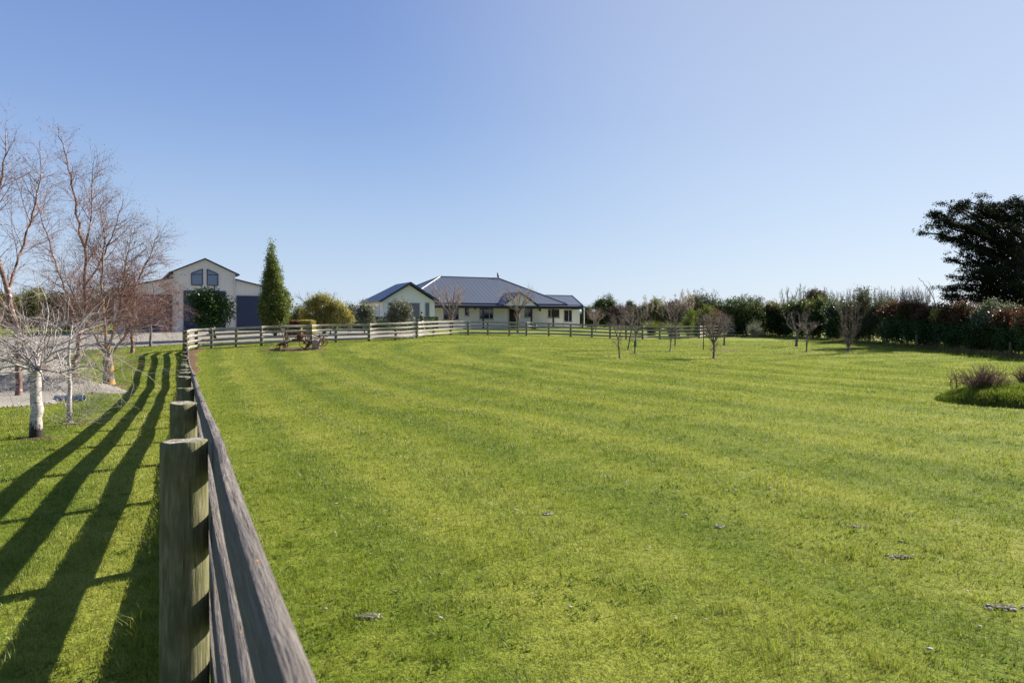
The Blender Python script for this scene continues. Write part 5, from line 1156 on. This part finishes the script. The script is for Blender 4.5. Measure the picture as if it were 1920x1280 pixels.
# ------------------------------------------------------------------ people
def skin_body(name, verts, edges, mat, parent, sub=2):
    me = bpy.data.meshes.new(name); me.from_pydata([v[:3] for v in verts], edges, []); o = bpy.data.objects.new(name, me); COL.objects.link(o); o.parent = parent
    sk = o.modifiers.new('skin', 'SKIN')
    if not me.skin_vertices: bpy.context.view_layer.update()
    for i, v in enumerate(verts):
        s = me.skin_vertices[0].data[i]; s.radius = (v[3], v[4] if len(v) > 4 else v[3])
    me.skin_vertices[0].data[0].use_root = True
    sk.use_smooth_shade = True; sb = o.modifiers.new('sub', 'SUBSURF'); sb.levels = sub; sb.render_levels = sub
    me.materials.append(mat); return o
def person(loc, rz, label, top_m, leg_m, stride=.14, headturn=0, arm=.0):
    t = empty('person', loc, label, 'person', None, rz)
    # facing +x in local space
    V = [(0, 0, .93, .13, .16), (0, 0, 1.10, .115, .15), (0, 0, 1.32, .125, .17), (0.01, 0, 1.45, .07, .09), (.02, 0, 1.53, .048), (.035, 0, 1.62, .078, .07), (.03, 0, 1.70, .07, .065),
         (0, .17, 1.43, .05), (-.04, .22, 1.17, .04), (.07, .21, .95, .032), (0, -.17, 1.43, .05), (.02 - arm, -.23, 1.18, .04), (.13, -.2, .98, .032),
         (.01, .09, .88, .085), (stride, .09, .50, .055), (stride * .5, .09, .10, .038), (.01, -.09, .88, .085), (-stride * .3, -.09, .50, .055), (-stride * 1.4, -.09, .12, .038)]
    E = [(0, 1), (1, 2), (2, 3), (3, 4), (4, 5), (5, 6), (3, 7), (7, 8), (8, 9), (3, 10), (10, 11), (11, 12), (0, 13), (13, 14), (14, 15), (0, 16), (16, 17), (17, 18)]
    for s_, w_ in ((1, 9), (-1, 12)):
        hx, hy, hz = V[w_][:3]; V.append((hx + .015, hy, hz - .07, .028, .018)); pb = len(V) - 1; E.append((w_, pb))
        for f in range(5):
            L = (.055, .075, .082, .076, .06)[f]; off = (f - 2) * .014
            if f == 0: V.append((hx + .05, hy - s_ * .015, hz - .09, .008)); E.append((pb, len(V) - 1)); V.append((hx + .06, hy - s_ * .02, hz - .12, .007)); E.append((len(V) - 2, len(V) - 1)); continue
            V.append((hx + .015 + off, hy - s_ * .01, hz - .07 - L * .5, .008)); E.append((pb, len(V) - 1)); V.append((hx + .02 + off, hy - s_ * .03, hz - .07 - L, .007)); E.append((len(V) - 2, len(V) - 1))
    skin_body('body', V, E, M['skin'], t)
    h = MB(); h.ball((.02, 0, 1.69), .098, 14, 10, (1.0, .88, .95)).ball((-.02, 0, 1.64), .088, 10, 8, (.8, .9, 1)); h.build('hair', M['hair'], t)
    f = MB(); f.ball((.128, 0, 1.62), .018, 6, 5, (1, .7, 1.2)); f.build('nose', M['skin'], t)
    for s_ in (-1, 1): e = MB(); e.ball((.03, s_ * .078, 1.62), .024, 6, 5, (.6, .4, 1)); e.build('ear', M['skin'], t)
    J = [(0, 0, .92, .155, .185), (0, 0, 1.10, .14, .175), (0, 0, 1.32, .15, .195), (.01, 0, 1.46, .09, .11), (.015, 0, 1.51, .062), (0, .18, 1.43, .07), (-.04, .235, 1.17, .06), (.06, .225, .98, .048), (0, -.18, 1.43, .07), (.02 - arm, -.245, 1.18, .06), (.11, -.215, 1.01, .048)]
    skin_body('jacket', J, [(0, 1), (1, 2), (2, 3), (3, 4), (3, 5), (5, 6), (6, 7), (3, 8), (8, 9), (9, 10)], top_m, t)
    T = [(0, 0, .93, .14, .165), (.01, .09, .86, .105), (stride, .09, .50, .08), (stride * .5, .09, .10, .07), (.01, -.09, .86, .105), (-stride * .3, -.09, .50, .08), (-stride * 1.4, -.09, .12, .07)]
    skin_body('trousers', T, [(0, 1), (1, 2), (2, 3), (0, 4), (4, 5), (5, 6)], leg_m, t)
    for x_, y_, z_ in ((stride * .5, .09, .0), (-stride * 1.4, -.09, .02)): s = MB(); s.ball((x_ + .05, y_, z_ + .045), .1, 12, 8, (1.4, .5, .48)); s.build('shoe', M['shoe'], t)
    return t
p1 = (X(791, 61.5), 61.5); person((p1[0], p1[1], H(*p1) + .0), R(160), 'person in black jacket and grey trousers walking in front of the house wing', M['jacket'], M['greycloth'])
p2 = (X(770.5, 61.8), 61.8); person((p2[0], p2[1], H(*p2) + .0), R(200), 'person in blue clothes half hidden behind the olive tree', M['bluecloth'], M['bluecloth'], .05)

# ------------------------------------------------------------------ old farm implements
ib = G(553, 655); IZ = ib[1]; kx = IZ / FP
def Q(zx, zy, dy=0): return Vector((X(490 + zx / 12.0, IZ), IZ + dy, zz(580 + zy / 12.0, IZ)))
def wheel(par, c, r, rt, spokes, ax=(.15, 1, 0), name='wheel', hub=.05):
    c = Vector(c) - Vector(par.location); m = MB(); m.torus(c, r, rt, ax, 26, 6); w_ = m.build(name, M['rust'], par); axv = Vector(ax).normalized()
    a = axv.cross(Vector((0, 0, 1))).normalized(); b = axv.cross(a); h_ = MB(); h_.cyl(c - axv * .07, c + axv * .07, hub, None, 10); h_.build('hub', M['rust'], w_)
    for k in range(spokes):
        t_ = 6.283 * k / spokes; s = MB(); s.cyl(c, c + (a * math.cos(t_) + b * math.sin(t_)) * r, .011, None, 6); s.build('spoke', M['rust'], w_)
    return w_
pl = empty('plough', (ib[0] - .95, IZ, ib[2]), 'rusty old horse plough with tall levers on the soil bed, left of the mower', 'plough'); PO = Vector(pl.location)
def rod(par, pts, r, name): 
    m = MB()
    for a, b in zip(pts[:-1], pts[1:]): m.cyl(Vector(a) - Vector(par.location), Vector(b) - Vector(par.location), r, r * .9, 7)
    return m.build(name, M['rust'], par)
wheel(pl, Q(560, 810, -.15), .155, .014, 6); wheel(pl, Q(500, 830, .35), .13, .012, 6)
rod(pl, [Q(380, 270), Q(420, 400), Q(455, 500), Q(495, 640), Q(505, 760)], .022, 'lever'); rod(pl, [Q(375, 262), Q(400, 300)], .03, 'grip')
rod(pl, [Q(525, 470, .2), Q(520, 600, .2), Q(505, 760, .15)], .03, 'lever'); rod(pl, [Q(530, 500, .1), Q(590, 620, .05), Q(650, 720)], .028, 'brace')
rod(pl, [Q(400, 790), Q(480, 755), Q(600, 740), Q(720, 700), Q(800, 660)], .032, 'beam'); rod(pl, [Q(325, 820), Q(400, 800), Q(440, 830)], .024, 'beam')
for a, b, c_ in (((350, 820), (355, 870), (330, 905)), ((400, 810), (410, 860), (440, 900)), ((480, 780), (500, 870), (510, 900))): rod(pl, [Q(*a), Q(*b), Q(*c_)], .022, 'tine')
m = MB(); c0 = Q(200, 945) - PO; m.add([Q(200, 940) - PO, Q(330, 870, -.1) - PO, Q(400, 850, .2) - PO, Q(350, 930, .35) - PO], [(0, 1, 2, 3)]); m.add([Q(200, 944) - PO, Q(330, 878, -.1) - PO, Q(400, 858, .2) - PO, Q(350, 936, .35) - PO], [(3, 2, 1, 0)]); m.build('ploughshare', M['rust'], pl)
m = MB(); m.box(*[v for v in ((Q(440, 760) - PO).x, (Q(560, 760) - PO).x)], -.15, .15, (Q(0, 810) - PO).z, (Q(0, 745) - PO).z); m.build('gearbox', M['rust'], pl, .01)
m = MB(); m.ball(tuple(Q(430, 790, -.1) - PO), .12, 10, 7, (1.1, .6, .7)); m.build('weight', M['rust'], pl)
mw = empty('hay_mower', (Q(990, 900).x, IZ, ib[2]), 'rusty old two wheeled hay mower with long pole beside the plough', 'mower'); MO = Vector(mw.location)
wheel(mw, Q(1020, 735, -.35), .335, .022, 9, (.10, 1, 0), 'wheel', .07); wheel(mw, Q(1060, 745, .55), .335, .022, 9, (.10, 1, 0), 'wheel', .07)
wheel(mw, Q(1345, 725, -.2), .25, .018, 8, (.3, 1, 0), 'front_wheel', .05); wheel(mw, Q(1370, 730, .4), .24, .018, 8, (.3, 1, 0), 'front_wheel', .05)
rod(mw, [Q(1020, 735, -.4), Q(1060, 745, .6)], .03, 'axle'); rod(mw, [Q(1345, 725, -.2), Q(1370, 730, .4)], .025, 'axle')
rod(mw, [Q(695, 485, .1), Q(900, 500, .05), Q(1100, 512)], .018, 'rail_bar'); rod(mw, [Q(1010, 530), Q(1180, 570), Q(1310, 602), Q(1500, 605)], .026, 'pole'); rod(mw, [Q(1120, 665), Q(1230, 640), Q(1330, 610)], .026, 'brace')
rod(mw, [Q(985, 500), Q(985, 600), Q(1000, 720)], .035, 'column'); rod(mw, [Q(850, 410), Q(820, 520), Q(805, 600), Q(800, 700)], .018, 'lever'); rod(mw, [Q(720, 700), Q(770, 640), Q(840, 570), Q(900, 560)], .022, 'lever')
rod(mw, [Q(700, 700), Q(820, 700), Q(960, 710), Q(1150, 720)], .04, 'frame'); rod(mw, [Q(1310, 555), Q(1320, 640), Q(1345, 725)], .03, 'column'); rod(mw, [Q(1400, 610), Q(1390, 680), Q(1360, 725)], .03, 'column')
m = MB(); q_ = Q(860, 620) - MO; m.ball(tuple(q_), .17, 12, 8, (1.1, .8, .9)).ball(tuple(Q(900, 600, .1) - MO), .14, 10, 7).box(q_.x - .16, q_.x + .2, -.2, .2, q_.z - .2, q_.z - .1); m.build('gear_housing', M['rust'], mw)
m = MB(); q_ = Q(720, 690) - MO; m.cyl(q_ + Vector((0, -.08, 0)), q_ + Vector((0, .08, 0)), .075, None, 12); m.build('pulley', M['rust'], mw)
m = MB(); q_ = Q(930, 560, -.2) - MO; m.torus(q_, .12, .014, (.2, 1, .1), 20, 5); m.build('gear_ring', M['rust'], mw)
rod(mw, [Q(930, 620, -.25), Q(1010, 720, -.3), Q(1090, 840, -.35), Q(990, 900, -.3)], .022, 'linkage')
m = MB(); m.add([Q(1000, 900, -.2) - MO, Q(1150, 760, -.1) - MO, Q(1170, 700, .1) - MO, Q(1080, 690, .2) - MO, Q(1010, 800, 0) - MO], [(0, 1, 2, 3, 4)]); m.add([v + Vector((0, .03, -.015)) for v in (Q(1000, 900, -.2) - MO, Q(1150, 760, -.1) - MO, Q(1170, 700, .1) - MO, Q(1080, 690, .2) - MO, Q(1010, 800, 0) - MO)], [(4, 3, 2, 1, 0)]); m.build('blade_guard', M['rust'], mw)
rod(mw, [Q(1000, 905, -.4), Q(1170, 915, -.5)], .02, 'cutter_bar')
def rock(name, c, r, sc, label, seed, mat=None):
    rg = np.random.default_rng(seed); m = MB(); m.ball((0, 0, 0), r, 14, 10, sc); V = np.array(m.v); V *= (1 + .12 * np.sin(V[:, :1] * 9 / r * .3 + seed) + .1 * np.sin(V[:, 2:3] * 14 + seed * 2) + rg.normal(0, .03, (len(V), 1))); m.v = [tuple(v) for v in V]
    o = m.build(name, mat or M['stone']); o.location = c; return tag(o, label, 'rock')
M['pinkstone'] = simple('pink_stone', (.46, .34, .28), (.30, .21, .17), .9, 5, .2, 0, .4)
rock('boulder', Q(1245, 790, .0), .30, (.9, .6, 1.0), 'pinkish grey boulder standing between the mower wheels', 3, M['pinkstone'])
rock('boulder', Q(1200, 800, .25), .26, (.55, .6, 1.0), 'darker slab of rock leaning behind the pink boulder', 5, M['pinkstone'])
rock('boulder', Q(400, 905, -.1), .14, (1.6, 1.1, .5), 'flat orange brown rock under the plough', 6, simple('ochre_stone', (.34, .20, .09), (.22, .13, .07), .9, 6))

# ------------------------------------------------------------------ lamp, pipe, stones, posts
lp = (X(1113, 74), 74); lh = H(*lp); la = empty('garden_lamp', (lp[0], lp[1], lh), 'white globe garden lamp on a grey post right of the house', 'lamp')
m = MB(); m.cyl((0, 0, -.1), (0, 0, 1.95), .035, None, 10); m.build('lamp_post', M['pipe'], la); m = MB(); m.cyl((0, 0, 1.93), (0, 0, 1.99), .12, .12, 12); m.build('lamp_base', M['black'], la)
m = MB(); m.box(-.17, .17, -.17, .17, 2.0, 2.26); m.build('lamp_globe', M['lampglass'], la, .05)
pp = G(130, 752); pz = pp[1]
pi = empty('drain_pipe', (pp[0], pz, pp[2]), 'short grey blue plastic pipe with a collar lying on the gravel edge', 'pipe', None, R(4))
m = MB(); L_ = 50 / FP * pz; m.cyl((-L_ * .5, 0, .09), (L_ * .42, 0, .09), .085, None, 20, False); m.cyl((L_ * .42, 0, .09), (-L_ * .5, 0, .09), .075, None, 20, False); m.build('tube', M['pipe'], pi)
m = MB(); m.cyl((L_ * .36, 0, .09), (L_ * .52, 0, .09), .105, None, 20, False); m.torus((L_ * .52, 0, .09), .10, .012, (1, 0, 0), 20, 6); m.build('collar', M['pipe'], pi)
# gravel heap with stones
hp = G(60, 735, 10, 40)
hx, hy = hp[0] - .6, hp[1] + .9
disc('gravel_heap', hx, hy, 2.9, 1.3, M['gravel'], 'low spread heap of grey gravel and stones behind the white birch', 'gravel heap', .46, None, 'structure', .14)
rs = random.Random(21); m = MB()
for _ in range(420):
    a, q = rs.uniform(0, 6.28), math.sqrt(rs.random()); x, y = hx + math.cos(a) * 3.3 * q, hy + math.sin(a) * 1.7 * q; r_ = rs.uniform(.008, .032) * rs.choice([.6, .8, 1, 1.3])
    m.ball((x, y, H(x, y) + .46 * max(0, 1 - q * q) + r_ * .25), r_, 7, 5, (rs.uniform(.9, 1.4), rs.uniform(.8, 1.2), rs.uniform(.5, .8)))
for _ in range(500):
    e = near_e[rs.randrange(20, 110)]; x, y = e[0] + rs.gauss(-.1, .28), e[1] + rs.gauss(0, .28); r_ = rs.uniform(.012, .035); m.ball((x, y, H(x, y) + .03 + r_ * .3), r_, 6, 4, (1.2, 1, .7))
tag(m.build('stones', M['stone']), 'loose stones scattered over the gravel heap and the drive edge', 'stones', None, 'stuff')
def stake(px, py, top, r, lb, mat, zmin, lean=0, wires=None):
    b = G(px, py, zmin); m = MB(); hh = zz(top, b[1]) - b[2]; m.cyl((0, 0, -.2), (lean, 0, hh), r, r * .95, 12); o = m.build('fence_post', mat); o.location = b; return tag(o, lb, 'fence post'), b
stake(1718.5, 652, 627, .075, 'grey wooden post standing in the shade of the red hedge', M['post'], 30)
stake(1894.5, 669, 641, .07, 'mossy wooden post at the foot of the hedge near the right edge', M['post'], 25)
o, b = stake(1655, 641, 622, .035, 'thin striped marker post under the pale green tree', M['alu'], 30)
stake(583, 629, 598.5, .08, 'grey wooden post right of the small yellow hedge', M['post'], 44)
o, b = stake(565, 634, 612, .06, 'short pale yellow marker post in front of the yellow hedge', simple('yellow_marker', (.55, .52, .22), None, .6), 42)
m = MB(); b = G(1722, 651, 30); m.cyl((0, 0, .85), (.55, .2, .02), .04, .04, 8); o = m.build('brace_rail', M['post']); o.location = b; tag(o, 'wooden brace leaning against the grey post in the hedge shade', 'brace')
